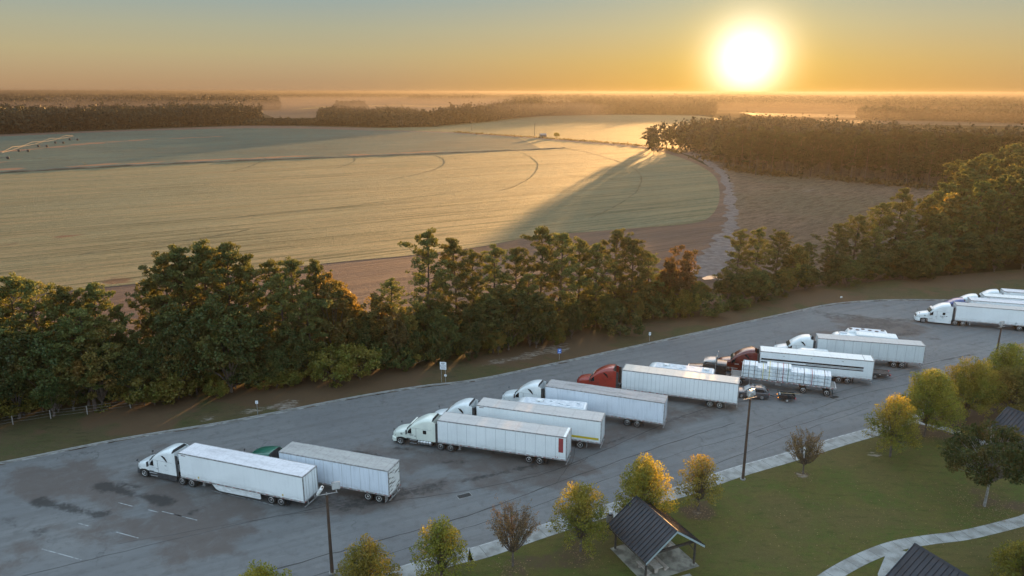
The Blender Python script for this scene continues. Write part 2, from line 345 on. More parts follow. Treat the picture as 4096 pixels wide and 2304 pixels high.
def grass_mat(name, g1, g2, dry, sand=(.26, .225, .19), litter=(.10, .062, .035), mow=0.):
    m, n = newmat(name); co = n.n('ShaderNodeTexCoord').outputs['Object']
    a = n.noise(co, .22, 5, .6); b = n.noise(co, 1.6, 6, .7); f = n.noise(co, 11, 4, .75); q = n.noise(co, .09, 4, .5, .4)
    c = n.mix(n.fac(a, .38, .62), g1, g2); c = n.mix(n.m('MULTIPLY', n.fac(q, .45, .62), .75), c, dry)
    c = n.mix(n.m('MULTIPLY', n.fac(b, .42, .66), .7), c, tuple(x * .8 for x in dry)); c = n.mix(n.m('MULTIPLY', n.fac(n.noise(n.map(co, .5, (.5, 1.6, 1), (9, 2, 0)), .8, 6, .7), .5, .68), .55), c, tuple(x * .55 for x in g1)); c = n.mix(n.m('MULTIPLY', n.fac(f, .42, .72), .55), c, tuple(x * .35 for x in g1))
    c = n.mix(n.m('MULTIPLY', n.fac(n.noise(co, 23, 2, .6), .55, .75), .5), c, tuple(x * 1.9 for x in dry))
    for nm, cc, k in (('litter', litter, .9), ('sand', sand, 1.)):
        at = n.n('ShaderNodeAttribute', attribute_name=nm).outputs['Fac']
        mk = n.fac(n.m('ADD', at, n.m('MULTIPLY', n.m('SUBTRACT', n.noise(n.map(co, ROADANG, (.6, 1.6, 1)) if nm == 'sand' else co, 1.3, 6, .75, .5), .5), 1.7 if nm == 'sand' else 1.0)), .45, .85)
        c = n.mix(n.m('MULTIPLY', mk, k), c, cc)
    bm_ = n.n('ShaderNodeBump', {'Height': n.m('ADD', f, n.m('MULTIPLY', b, .8)), 'Strength': .7, 'Distance': .12})
    n.n('ShaderNodeOutputMaterial', {0: n.n('ShaderNodeBsdfPrincipled', {'Base Color': c, 'Roughness': .95, 'Specular IOR Level': .15, 'Normal': bm_.outputs[0]}).outputs[0]}); return m
verge_m = grass_mat('verge_grass', (.066, .068, .024), (.088, .072, .032), (.100, .072, .040))
TREEL = [(-130, 70), (-67, 88), (-23.5, 105), (7.6, 119), (40, 137), (70.6, 155), (95, 165), (124, 173), (160, 180)]
verge = sheet('verge', EDGE + [(152, 185), (124, 178), (70, 162), (7, 128), (-24, 114), (-68, 98), (-120, 78)], .10, verge_m, .8)
paint(verge, 'litter', [(TREEL, 6.5, 1.1), (D((0, 1110), (200, 1075)), 2, .6), (D((900, 960), (1250, 930)), 2.5, .8)])
paint(verge, 'sand', [(D((520, 1055), (600, 1042), (720, 1025)), 1.6, .62), (D((1180, 930), (1290, 905), (1400, 880)), 1.8, .62), (D((1140, 950), (1200, 940)), .8, .4), (D((860, 960), (900, 950)), .8, .3), (D((1150, 893), (1200, 885)), 1., .45)])
# kerbs
conc = M('kerb_concrete', (.27, .265, .25), .85, base2=(.17, .16, .15), scale=1.2, bump=.01, lo=.4, hi=.7, detail=7)
def strip(name, line, w0, w1, z0, z1, mat, kind='structure', hump=False):
    b = MB(); rings = []
    n_ = len(line)
    for i, p in enumerate(line):
        a, c_ = np.array(line[max(i - 1, 0)][:2]), np.array(line[min(i + 1, n_ - 1)][:2]); d = (c_ - a) / (np.linalg.norm(c_ - a) or 1); nn = np.array([-d[1], d[0]]); p = np.array(p[:2])
        q0, q1 = p + nn * w0, p + nn * w1; rings.append([(q0[0], q0[1], z0), (q1[0], q1[1], z0), (q1[0], q1[1], z1), (q0[0], q0[1], z1)])
    b.loft(rings); o = b.obj(name, mat); tag(o, kind=kind); return o
strip('kerb', EDGE, -.05, .14, -.02, .15, conc)
strip('gutter', EDGE, -.42, -.05, -.05, .006, M('gutter_concrete', (.25, .245, .235), .85, base2=(.12, .11, .10), scale=.8, lo=.42, hi=.6, detail=7))
dirt = M('leaf_dirt', (.09, .055, .035), .95, base2=(.05, .035, .025), scale=5)
rr = random.Random(3)
b = MB()
for k in range(70):
    i = rr.randrange(4, len(EDGE) - 6); t_ = rr.random(); p = np.array(EDGE[i]) * (1 - t_) + np.array(EDGE[i + 1]) * t_; d = np.array(EDGE[i + 1]) - np.array(EDGE[i]); d /= np.linalg.norm(d); nn = np.array([-d[1], d[0]])
    L_, W_ = rr.uniform(.4, 2.2), rr.uniform(.08, .28); c_ = p - nn * .38
    vs = [tuple(c_ + d * L_ * math.cos(a_) * rr.uniform(.7, 1) + nn * W_ * math.sin(a_) * rr.uniform(.6, 1)) + (.012,) for a_ in [k_ * math.pi / 5 for k_ in range(10)]]
    b.add(vs, [tuple(range(10))])
tag(b.obj('gutter_debris', dirt), kind='stuff')

# lawn side
KERB = [(-60, 34)] + [tuple(G(*q, .1)[:2]) for q in [(1010, 1425), (1200, 1375), (1350, 1325), (1540, 1265), (1700, 1225), (1830, 1180), (1970, 1140), (2100, 1100), (2210, 1068)]] + [(56, 94.5), (64, 100.5), (74, 108), (90, 118), (120, 132), (150, 140)]
KERB = smooth_line(KERB, 5)
lawn_m = grass_mat('lawn_grass', (.072, .092, .018), (.104, .094, .024), (.112, .084, .032), litter=(.085, .055, .036))
lawn = sheet('lawn', [(p[0], p[1]) for p in KERB] + [(150, 16), (-60, 16)], .11, lawn_m, .7)
def shift(line, off):
    out = []
    for i, p in enumerate(line):
        a, c_ = np.array(line[max(i - 1, 0)][:2]), np.array(line[min(i + 1, len(line) - 1)][:2]); d = (c_ - a) / (np.linalg.norm(c_ - a) or 1); out.append((p[0] - d[1] * off, p[1] + d[0] * off))
    return out
def slabs(name, line, w0, w1, z, mat, joint, pitch=1.5):
    o = strip(name, line, w0, w1, z - .12, z, mat); acc = 0; b = MB()
    for i in range(len(line) - 1):
        p, q = np.array(line[i][:2]), np.array(line[i + 1][:2]); L_ = np.linalg.norm(q - p); d = (q - p) / L_; nn = np.array([-d[1], d[0]])
        while acc < L_:
            c_ = p + d * acc; b.add([tuple(c_ + nn * w0 - d * .02) + (z + .004,), tuple(c_ + nn * w0 + d * .02) + (z + .004,), tuple(c_ + nn * w1 + d * .02) + (z + .004,), tuple(c_ + nn * w1 - d * .02) + (z + .004,)], [(0, 1, 2, 3)]); acc += pitch
        acc -= L_
    link('pavement_joint', b.mesh('pavement_joint', joint))['kind'] = 'structure'
    return o
walkm = M('pavement_concrete', (.30, .30, .285), .85, base2=(.18, .175, .16), scale=.7, bump=.004, lo=.38, hi=.68, detail=8)
jointm = M('joint_dark', (.07, .068, .06), .9)
strip('kerb', KERB, -.16, .0, -.02, .14, M('kerb_concrete_pale', (.40, .40, .385), .8, base2=(.26, .25, .24), scale=1.5))
sw_line = [p for p in KERB if p[0] < 58]
slabs('pavement', sw_line, -2.1, -.165, .136, walkm, jointm, 2.2)
path1 = smooth_line([(8, 44), (20, 51)] + [tuple(G(*q, .12)[:2]) for q in [(2060, 1470), (2130, 1425), (2196, 1393), (2262, 1370), (2340, 1356), (2420, 1346), (2500, 1328), (2576, 1308), (2640, 1290)]] + [(64, 68.5), (80, 72), (110, 80)], 5)
slabs('footpath', path1, -.74, .74, .135, walkm, jointm, 1.6)
path2 = smooth_line([(52.6, 91.6), (54.5, 90.7), (56.9, 88.6), (58.0, 86.8), (59.2, 85.0), (60.8, 82.5), (62, 80.5)], 4)
strip('footpath', path2, -.7, .7, .0, .135, walkm)
path3 = [(12.6, 70.0), (10.9, 66.5), (11.4, 64.3), (12.0, 63.6)]
strip('footpath', path3, -.9, .9, .0, .134, walkm)
strip('footpath', [(15.6, 58.1), (16.6, 55.5), (18.6, 50.4)], -.8, .8, .0, .134, walkm)
strip('footpath', [tuple(G(2262, 1380, .12)[:2]), (34.3, 58.0), (33.2, 55.5)], -.8, .8, .0, .134, walkm)
paint(lawn, 'litter', [([(50.5, 70.0), (52, 71)], 4.2, 1.0), ([(46, 72.5), (50, 75)], 3, .7), ([(54, 87), (58, 91)], 4., .8), ([(62, 93), (75, 100)], 6, .9), ([(0, 59.5), (6.6, 61.5)], 2.2, .7), ([(19.7, 69)], 2.0, .9), ([(33.7, 76.5)], 1.0, .8), ([(-12, 54), (-6, 56.5)], 2., .5), ([(60, 78), (70, 90)], 6, .7)])
paint(lawn, 'sand', [([(33.6, 76.3)], .7, .8), ([(44.2, 81.2)], 1.0, .85), ([(51.3, 69.2)], .6, .95), ([(6.7, 61.3)], .8, .5), ([(19.7, 68.7)], .8, .55), ([(0.2, 59.0)], .6, .4), ([(43.9, 68.2)], .25, .9), ([(30.5, 62.0)], .2, .8)])

# long sealed joints and cracks in the asphalt
crackm = M('crack_sealant', (.036, .033, .031), .8)
def wline(name, pts, w_, z, mat, jit=.12, seed=0, step=1.2, kind='structure'):
    r_ = random.Random(seed); pts = smooth_line([tuple(p[:2]) for p in pts], 8); out = []
    for a, b_ in zip(pts[:-1], pts[1:]):
        L_ = math.dist(a, b_); k = max(1, int(L_ / step))
        for i in range(k):
            t_ = i / k; out.append((a[0] * (1 - t_) + b_[0] * t_ + r_.uniform(-jit, jit), a[1] * (1 - t_) + b_[1] * t_ + r_.uniform(-jit, jit)))
    me_b = MB(); vs = []
    for i, p in enumerate(out):
        a, c_ = np.array(out[max(i - 1, 0)]), np.array(out[min(i + 1, len(out) - 1)]); d = (c_ - a) / (np.linalg.norm(c_ - a) or 1); ww = w_ * r_.uniform(.5, 1.2)
        vs += [(p[0] - d[1] * ww, p[1] + d[0] * ww, z), (p[0] + d[1] * ww, p[1] - d[0] * ww, z)]
    me_b.add(vs, [(2 * i, 2 * i + 1, 2 * i + 3, 2 * i + 2) for i in range(len(out) - 1)])
    o = link(name, me_b.mesh(name, mat)); o['kind'] = kind; return o
cracks = [([(0, 1465), (560, 1330), (880, 1262), (1100, 1215)], .05), ([(540, 1475), (830, 1395), (1010, 1345), (1200, 1290), (1420, 1208), (1700, 1110), (1860, 1060)], .09), ([(700, 1475), (960, 1400), (1170, 1330), (1380, 1262), (1540, 1200), (1740, 1130), (1900, 1085), (2130, 1000), (2310, 960)], .05),
          ([(830, 1275), (1000, 1260), (1300, 1210), (1480, 1150), (1650, 1075), (1800, 1020), (2000, 990), (2150, 950), (2280, 925), (2460, 885)], .07), ([(1780, 1175), (2000, 1090), (2200, 1020)], .045), ([(1900, 1100), (2100, 1040), (2200, 1005)], .045), ([(2060, 1000), (2260, 945), (2420, 905)], .04),
          ([(1600, 1290), (1620, 1340), (1632, 1370)], .03), ([(1810, 1215), (1850, 1232), (1880, 1250)], .03), ([(300, 1370), (700, 1300), (900, 1280)], .035), ([(1480, 1150), (1440, 1170), (1300, 1200)], .04), ([(1400, 1215), (1440, 1160), (1450, 1120)], .03), ([(2060, 870), (2300, 860)], .03)]
for k, (pts, w_) in enumerate(cracks): wline('pavement_crack', D(*pts), w_, .004, crackm, .10, k)
linem = M('worn_line_paint', (.34, .35, .35), .7, base2=(.14, .14, .14), scale=2.5, lo=.45, hi=.62)
for k, pts in enumerate([[(888, 1120 + 80), (1, 1)]][:0]): pass
for a, b_ in [((690, 1272), (625, 1256)), ((620, 1255), (575, 1245)), ((560, 1242), (535, 1235)), ((498, 1310), (440, 1295)), ((350, 1355), (295, 1340)), ((225, 1325), (200, 1318)), ((207, 1410), (108, 1383)), ((335, 1275), (300, 1266)), ((400, 1290), (375, 1284)), ((460, 1300), (410, 1288))]:
    p, q = G(*a), G(*b_); d = (q - p).normalized(); nn = Vector((-d.y, d.x, 0)) * .05
    o = link('painted_line', MB().add([p + nn + Vector((0, 0, .008)), p - nn + Vector((0, 0, .008)), q - nn + Vector((0, 0, .008)), q + nn + Vector((0, 0, .008))], [(0, 1, 2, 3)]).mesh('painted_line', linem)); o['kind'] = 'structure'
gr_m = M('cast_iron', (.03, .027, .025), .6)
for (x, y), wh in (((-5.15, 71.98), 'stained strip beside the single lamp post'), ((46.88, 99.06), 'asphalt behind the lumber flatbed')):
    gt = empty('drain_grate', (x, y, .006), ROADANG, 'dark iron drain grate, sunk in the ' + ('stained asphalt near the lawn-side drive' if x < 0 else 'asphalt behind the lumber flatbed'), 'drain')
    b = MB().box(-.8, .8, -.42, -.36, 0, .012).box(-.8, .8, .36, .42, 0, .012).box(-.8, -.74, -.36, .36, 0, .012).box(.74, .8, -.36, .36, 0, .012); b.obj('frame', conc, gt)
    b = MB()
    for k in range(12): b.box(-.7 + k * .12, -.64 + k * .12, -.36, .36, .002, .010)
    b.obj('grating', gr_m, gt); MB().box(-.74, .74, -.36, .36, -.004, .001).obj('pit_shade', blackm if 'blackm' in globals() else M('pit_shade_black', (.006, .006, .006), .9), gt)  # flat black plate stands in for the shade down the drain

# ------------------------------------------------------------------ farmland
def strip_ridge(pts):
    line = smooth_line([tuple(p[:2]) for p in pts], 14); r_ = random.Random(6); b = MB(); rings = []
    for i, p in enumerate(line):
        h = r_.uniform(.5, 1.3) * (1 - .5 * i / len(line)); q = r_.uniform(1.2, 2.4); rings.append([(p[0], p[1] - q, -.25), (p[0], p[1] - q * .5, h * .8 - .2), (p[0], p[1] + q * .4, h - .2), (p[0], p[1] + q, -.25)])
    b.loft(rings); tag(b.obj('grass_bank', M('dark_bank_grass', (.055, .042, .024), .95, base2=(.10, .07, .04), scale=.3, bump=.1)), kind='structure')
def field_mat(name, c1, c2, c3, ang, sx=.004, sy=.12, rows=0., bumpd=.25, patch=.5, rowamp=.5, spec=.04, aname='soil', acol=(.10, .055, .035)):
    m, n = newmat(name); co = n.n('ShaderNodeTexCoord').outputs['Object']
    rv = n.n('ShaderNodeVectorRotate', {'Vector': co, 'Axis': (0, 0, 1), 'Angle': -ang}).outputs[0]
    st1 = n.noise(n.map(rv, 0, (sx, sy, 1)), 1., 6, .7); st2 = n.noise(n.map(rv, 0, (sx * 6, sy * 9, 1)), 1., 5, .65); st3 = n.noise(n.map(rv, 0, (.35, 2.6, 1)), 1., 4, .7)
    pt = n.noise(co, .011, 5, .55, .4)
    c = n.mix(n.fac(st1, .38, .62), c1, c2); c = n.mix(n.m('MULTIPLY', n.fac(pt, .4, .65), patch), c, c3)
    c = n.mix(n.m('MULTIPLY', n.fac(st2, .42, .68), rowamp), c, tuple(x * .62 for x in c1)); c = n.mix(n.m('MULTIPLY', n.fac(st3, .45, .7), .5), c, tuple(min(1, x * 1.5) for x in c2))
    at = n.n('ShaderNodeAttribute', attribute_name=aname).outputs['Fac']
    c = n.mix(n.m('MULTIPLY', n.fac(n.m('ADD', at, n.m('MULTIPLY', n.m('SUBTRACT', n.noise(n.map(rv, 0, (.05, .5, 1)), 1., 5, .7), .5), 1.)), .4, .7), .9), c, acol)
    fin_ = n.noise(co, 1.1, 6, .8)
    bm_ = n.n('ShaderNodeBump', {'Height': n.m('ADD', n.m('ADD', n.m('MULTIPLY', st3, .6), fin_), n.m('MULTIPLY', st2, 2.)), 'Strength': 1., 'Distance': bumpd})
    n.n('ShaderNodeOutputMaterial', {0: n.n('ShaderNodeBsdfPrincipled', {'Base Color': c, 'Roughness': .8, 'Specular IOR Level': n.m('MULTIPLY', n.m('ADD', n.fac(st2, .62, .38, .15, 1.), n.fac(st1, .60, .40, 0., .8)), spec), 'Specular Tint': (1., .78, .42, 1), 'Normal': bm_.outputs[0]}).outputs[0]}); return m
rowp, rowq = G(0, 437), G(1390, 372); ROWANG = math.atan2(rowq.y - rowp.y, rowq.x - rowp.x)
crop_m = field_mat('young_crop', (.118, .122, .068), (.190, .155, .085), (.098, .118, .076), ROWANG, .0022, .09, bumpd=.5, patch=.6, rowamp=1.3, spec=.11)
soil_m = field_mat('bare_brown_soil', (.150, .088, .060), (.105, .074, .058), (.16, .105, .075), ROWANG, .006, .12, bumpd=.35, acol=(.07, .06, .062))
green_m = field_mat('green_crop', (.085, .10, .05), (.11, .11, .06), (.12, .11, .055), ROWANG - .1, .003, .03, bumpd=.6, spec=.12)
scrub_m = field_mat('rough_pasture', (.098, .066, .044), (.150, .100, .068), (.082, .074, .044), ROWANG + .2, .02, .06, bumpd=.45, patch=.8, rowamp=1., acol=(.19, .16, .14))
track_m = M('sandy_track', (.165, .138, .128), .9, base2=(.105, .082, .07), scale=.5, stretch=(1, 1, 1), lo=.3, hi=.7, detail=8, spec=.05)
far_m = field_mat('pale_far_field', (.075, .062, .044), (.095, .078, .052), (.06, .055, .042), 0., .001, .004, bumpd=.3)
def Dz(z, *uv): return [tuple(G(u, v, z)[:2]) for u, v in uv]
# brown soil fills the ground from the tree belt to the far woods
sheet('field_soil', [(-380, 84), (-130, 70), (-67, 92), (-23.5, 112), (7.6, 126), (70.6, 162), (95, 168)] + Dz(-.2, (1850, 640), (1835, 560), (1845, 500), (1830, 440), (1700, 378), (1640, 362), (1500, 352), (1100, 326), (650, 316), (0, 340), (-500, 362)) + [(-1100, 560), (-700, 250)], -.25, soil_m)
rimf = smooth_line(Dz(-.18, (-500, 368), (0, 346), (300, 333), (650, 324), (1000, 330), (1090, 333), (1300, 345), (1450, 357), (1560, 366), (1640, 377), (1700, 392), (1757, 414), (1796, 440), (1809, 470), (1808, 510), (1785, 545), (1735, 562), (1600, 573), (1480, 583), (1360, 592), (1200, 622), (1020, 644), (850, 660), (420, 707), (0, 752), (-400, 795)), 5)
crop = sheet('crop_field', rimf + [(-600, 200), (-1000, 500)], -.18, crop_m, 9)
crop_shade_m = field_mat('shade_toned_crop', (.075, .100, .078), (.100, .115, .085), (.085, .085, .062), ROWANG, .003, .05, bumpd=.3, patch=.7, rowamp=.9, spec=.02, acol=(.21, .115, .07))  # the far wood's shade is put into this darker grey-green crop colour
i0 = min(range(len(rimf)), key=lambda i: math.dist(rimf[i], G(0, 346)[:2])); i1 = min(range(len(rimf)), key=lambda i: math.dist(rimf[i], G(1300, 345)[:2]))
fc = sheet('shaded_far_crop', Dz(-.15, (-300, 452), (-200, 448), (0, 436), (400, 414), (700, 401), (1100, 385), (1360, 373)) + [rimf[i] for i in range(i1, i0, -1)] + [rimf[0]], -.15, crop_shade_m, 9)
paint(fc, 'soil', [(D((-100, 392), (100, 375), (260, 360), (400, 350), (560, 344)), 9, .9), (D((-200, 440), (0, 428), (400, 408), (700, 396), (1100, 381)), 7, .85), (D((300, 385), (500, 384), (800, 378)), 6, .5), (D((-200, 420), (0, 410), (60, 400)), 8, .7)])
paint(crop, 'soil', [(D((0, 380), (200, 362), (430, 348), (560, 343)), 9, .9), (D((0, 430), (150, 415), (400, 400)), 5, .45), (D((90, 605), (130, 603)), 1.8, 1.2), (D((45, 612), (80, 612)), 1.2, 1.), (D((280, 712), (325, 710)), 1.0, 1.1), (D((300, 694), (325, 692)), .7, 1.), (D((45, 684), (80, 684)), .8, 1.),
    (D((1130, 600), (1180, 601)), 1.2, 1.1), (D((1680, 548), (1700, 548)), 1.2, 1.1), (D((140, 596), (200, 592)), .9, .8), (D((0, 656), (60, 652)), 1.6, .7)])
tp_ = smooth_line(Dz(-.12, (1640, 367), (1720, 385), (1790, 422), (1820, 470), (1830, 520), (1815, 575), (1780, 625), (1720, 690)), 14); tq_ = smooth_line(Dz(-.12, (1800, 705), (1838, 665), (1856, 600), (1852, 540), (1847, 490), (1838, 452), (1816, 424), (1750, 384), (1650, 364)), 14)
rj = random.Random(2); sheet('dirt_track', [(x_ + rj.uniform(-1.6, 1.6), y_ + rj.uniform(-.5, .5)) for x_, y_ in tp_ + tq_], -.12, track_m)
RIDGE = strip_ridge(D((-200, 449), (0, 437), (400, 415), (700, 402), (1100, 386), (1390, 373), (1420, 371)))
strip('dirt_track', smooth_line([tuple(p[:2]) for p in D((900, 328), (1100, 333), (1300, 344), (1450, 356), (1640, 372))], 4), -2., 3., -.4, -.11, track_m)
tr_m = M('wheel_track_soil', (.085, .075, .045), .95, base2=(.16, .14, .09), scale=.2, spec=0.)
for k, pts in enumerate([[(1030, 378), (1085, 388), (1112, 398), (1118, 410), (1095, 425), (1040, 440), (980, 452)], [(1260, 372), (1310, 383), (1345, 402), (1352, 420), (1335, 445), (1295, 468), (1250, 480)], [(1420, 371), (1500, 388), (1580, 415), (1612, 440), (1605, 475), (1560, 510), (1480, 550)],
    [(590, 383), (640, 391), (670, 400), (655, 408), (620, 422), (580, 432)], [(850, 385), (885, 394), (893, 402), (880, 412), (840, 425)], [(380, 402), (440, 402), (445, 410)], [(0, 397), (100, 400), (200, 408), (215, 418)], [(343, 372), (400, 380)], [(1430, 440), (1560, 452), (1600, 455)], [(600, 545), (900, 515), (1180, 478)], [(200, 640), (500, 600), (640, 575)]]):
    wline('dirt_track', D(*pts), (.42, .30, .40, .5, .45, .8, .8, .8, .5, .3, .3)[k], -.12, tr_m, .3, 20 + k, 6)
sheet('green_field', Dz(-.16, (900, 326), (1090, 318), (1250, 300), (1360, 292), (1560, 288), (1760, 290), (1830, 300), (1780, 330), (1700, 360), (1650, 366), (1500, 358), (1300, 342), (1100, 331)), -.16, green_m)
scr = sheet('pasture', Dz(-.2, (1650, 364), (1800, 300), (2300, 420), (2500, 440), (2420, 560), (2200, 640)) + [(95, 170), (80, 168)] + Dz(-.2, (1840, 640), (1835, 600), (1850, 520), (1835, 440), (1720, 380)), -.17, scrub_m, 6)
paint(scr, 'soil', [(D((1990, 480), (2060, 470), (2150, 478)), 6, .45), (D((2150, 510), (2300, 500)), 6, .35), (D((2050, 525), (2250, 530)), 5, .4)])
# far misty fields
def far_field(*uv): return sheet('far_field', Dz(-.2, *uv), -.2, far_m)
far_field((690, 298), (900, 296), (1230, 292), (1300, 280), (1290, 266), (700, 262), (640, 276))
sheet('far_field', Dz(-.1, (735, 277), (850, 272), (1000, 268), (1150, 272), (1270, 278), (1270, 269), (1000, 263), (800, 268)), -.1, M('gold_stubble', (.30, .25, .09), .9, base2=(.24, .19, .07), scale=.01, spec=0.))
far_field((1290, 244), (1700, 242), (1700, 246), (1280, 247)); far_field((1860, 282), (2300, 290), (2200, 297), (1900, 290)); far_field((2050, 300), (2576, 305), (2700, 318), (2100, 308)); far_field((560, 244), (700, 242), (690, 246))
far_field((-300, 250), (300, 247), (300, 250), (-300, 254)); far_field((1900, 244), (2700, 248), (2700, 252), (1950, 247))
# ------------------------------------------------------------------ wheels (shared meshes)
def tyre_mesh(r, wdt, name='tyre'):
    h = wdt / 2
    return MB().lathe([(r * .58, -h * .8), (r * .9, -h), (r * .985, -h * .82), (r, -h * .5), (r, h * .5), (r * .985, h * .82), (r * .9, h), (r * .58, h * .8)], 26).mesh(name, rubber, smooth=True)
def rim_mesh(r, wdt, mat, dish=0.):
    h = wdt / 2; b = MB()
    b.lathe([(r * .60, h * .55), (r * .62, h * .93), (r * .56, h * .98), (r * .50, h * .72 - dish), (r * .34, h * .62 - dish), (r * .24, h * .70 - dish), (r * .2, h * .98 - dish * .5), (r * .1, h * 1.04 - dish * .5), (.001, h * 1.04 - dish * .5)], 22)
    for k in range(8):
        t = k * math.pi / 4; b.lathe([(.028, h * .6 - dish), (.028, h * .85 - dish), (.001, h * .86 - dish)], 6, c=(r * .29 * math.cos(t), 0, r * .29 * math.sin(t)))
    return b.mesh('rim', mat, smooth=True)
TY1, TY2 = tyre_mesh(.52, .30), tyre_mesh(.52, .62)
RIM1 = {k: rim_mesh(.52, .30, m_) for k, m_ in (('p', rimm), ('w', rimw))}
RIM2 = {k: rim_mesh(.52, .62, m_, .10) for k, m_ in (('p', rimm), ('w', rimw))}
TYc, RIMc = tyre_mesh(.36, .24), rim_mesh(.36, .24, rimm)
TYs, RIMs = tyre_mesh(.28, .2), rim_mesh(.28, .2, rimw)
def wheel(parent, x, y, dual=False, rim='p', r=.52, car=None):
    """y > 0 is the left side; the rim faces outwards"""
    wv = empty('wheel', (x, y, r)); wv.parent = parent
    ty, rm = (TY2, RIM2[rim]) if dual else (TY1, RIM1[rim])
    if car: ty, rm = car
    link('tyre', ty, wv); o = link('rim', rm, wv)
    if y < 0: wv.rotation_euler = (0, 0, math.pi)
    return wv

def ring(x, hw, zb, zt, r, crown=.0, hwb=None):
    """half-rounded cross-section across the vehicle"""
    hwb = hwb or hw; r = min(r, hw * .9, (zt - zb) * .9)
    pts = [(x, -hwb, zb), (x, -hw, zb + (zt - zb) * .35)]
    for k in range(6):
        t = math.pi - k * math.pi / 10; pts.append((x, -hw + r + r * math.cos(t), zt - r + r * math.sin(t)))
    pts.append((x, 0, zt + crown))
    for k in range(6):
        t = math.pi / 2 - k * math.pi / 10; pts.append((x, hw - r + r * math.cos(t), zt - r + r * math.sin(t)))
    pts += [(x, hw, zb + (zt - zb) * .35), (x, hwb, zb)]
    return pts
def rrect(cx, cz, hx, hz, r, n=4):
    out = []
    for qx, qz, t0 in ((1, 1, 0), (-1, 1, 90), (-1, -1, 180), (1, -1, 270)):
        for k in range(n + 1):
            t = R(t0 + 90 * k / n); out.append((cx + qx * (hx - r) + r * math.cos(t), cz + qz * (hz - r) + r * math.sin(t)))
    return out

_cache = {}
def cached(key, fn):
    if key not in _cache: _cache[key] = fn()
    return _cache[key]

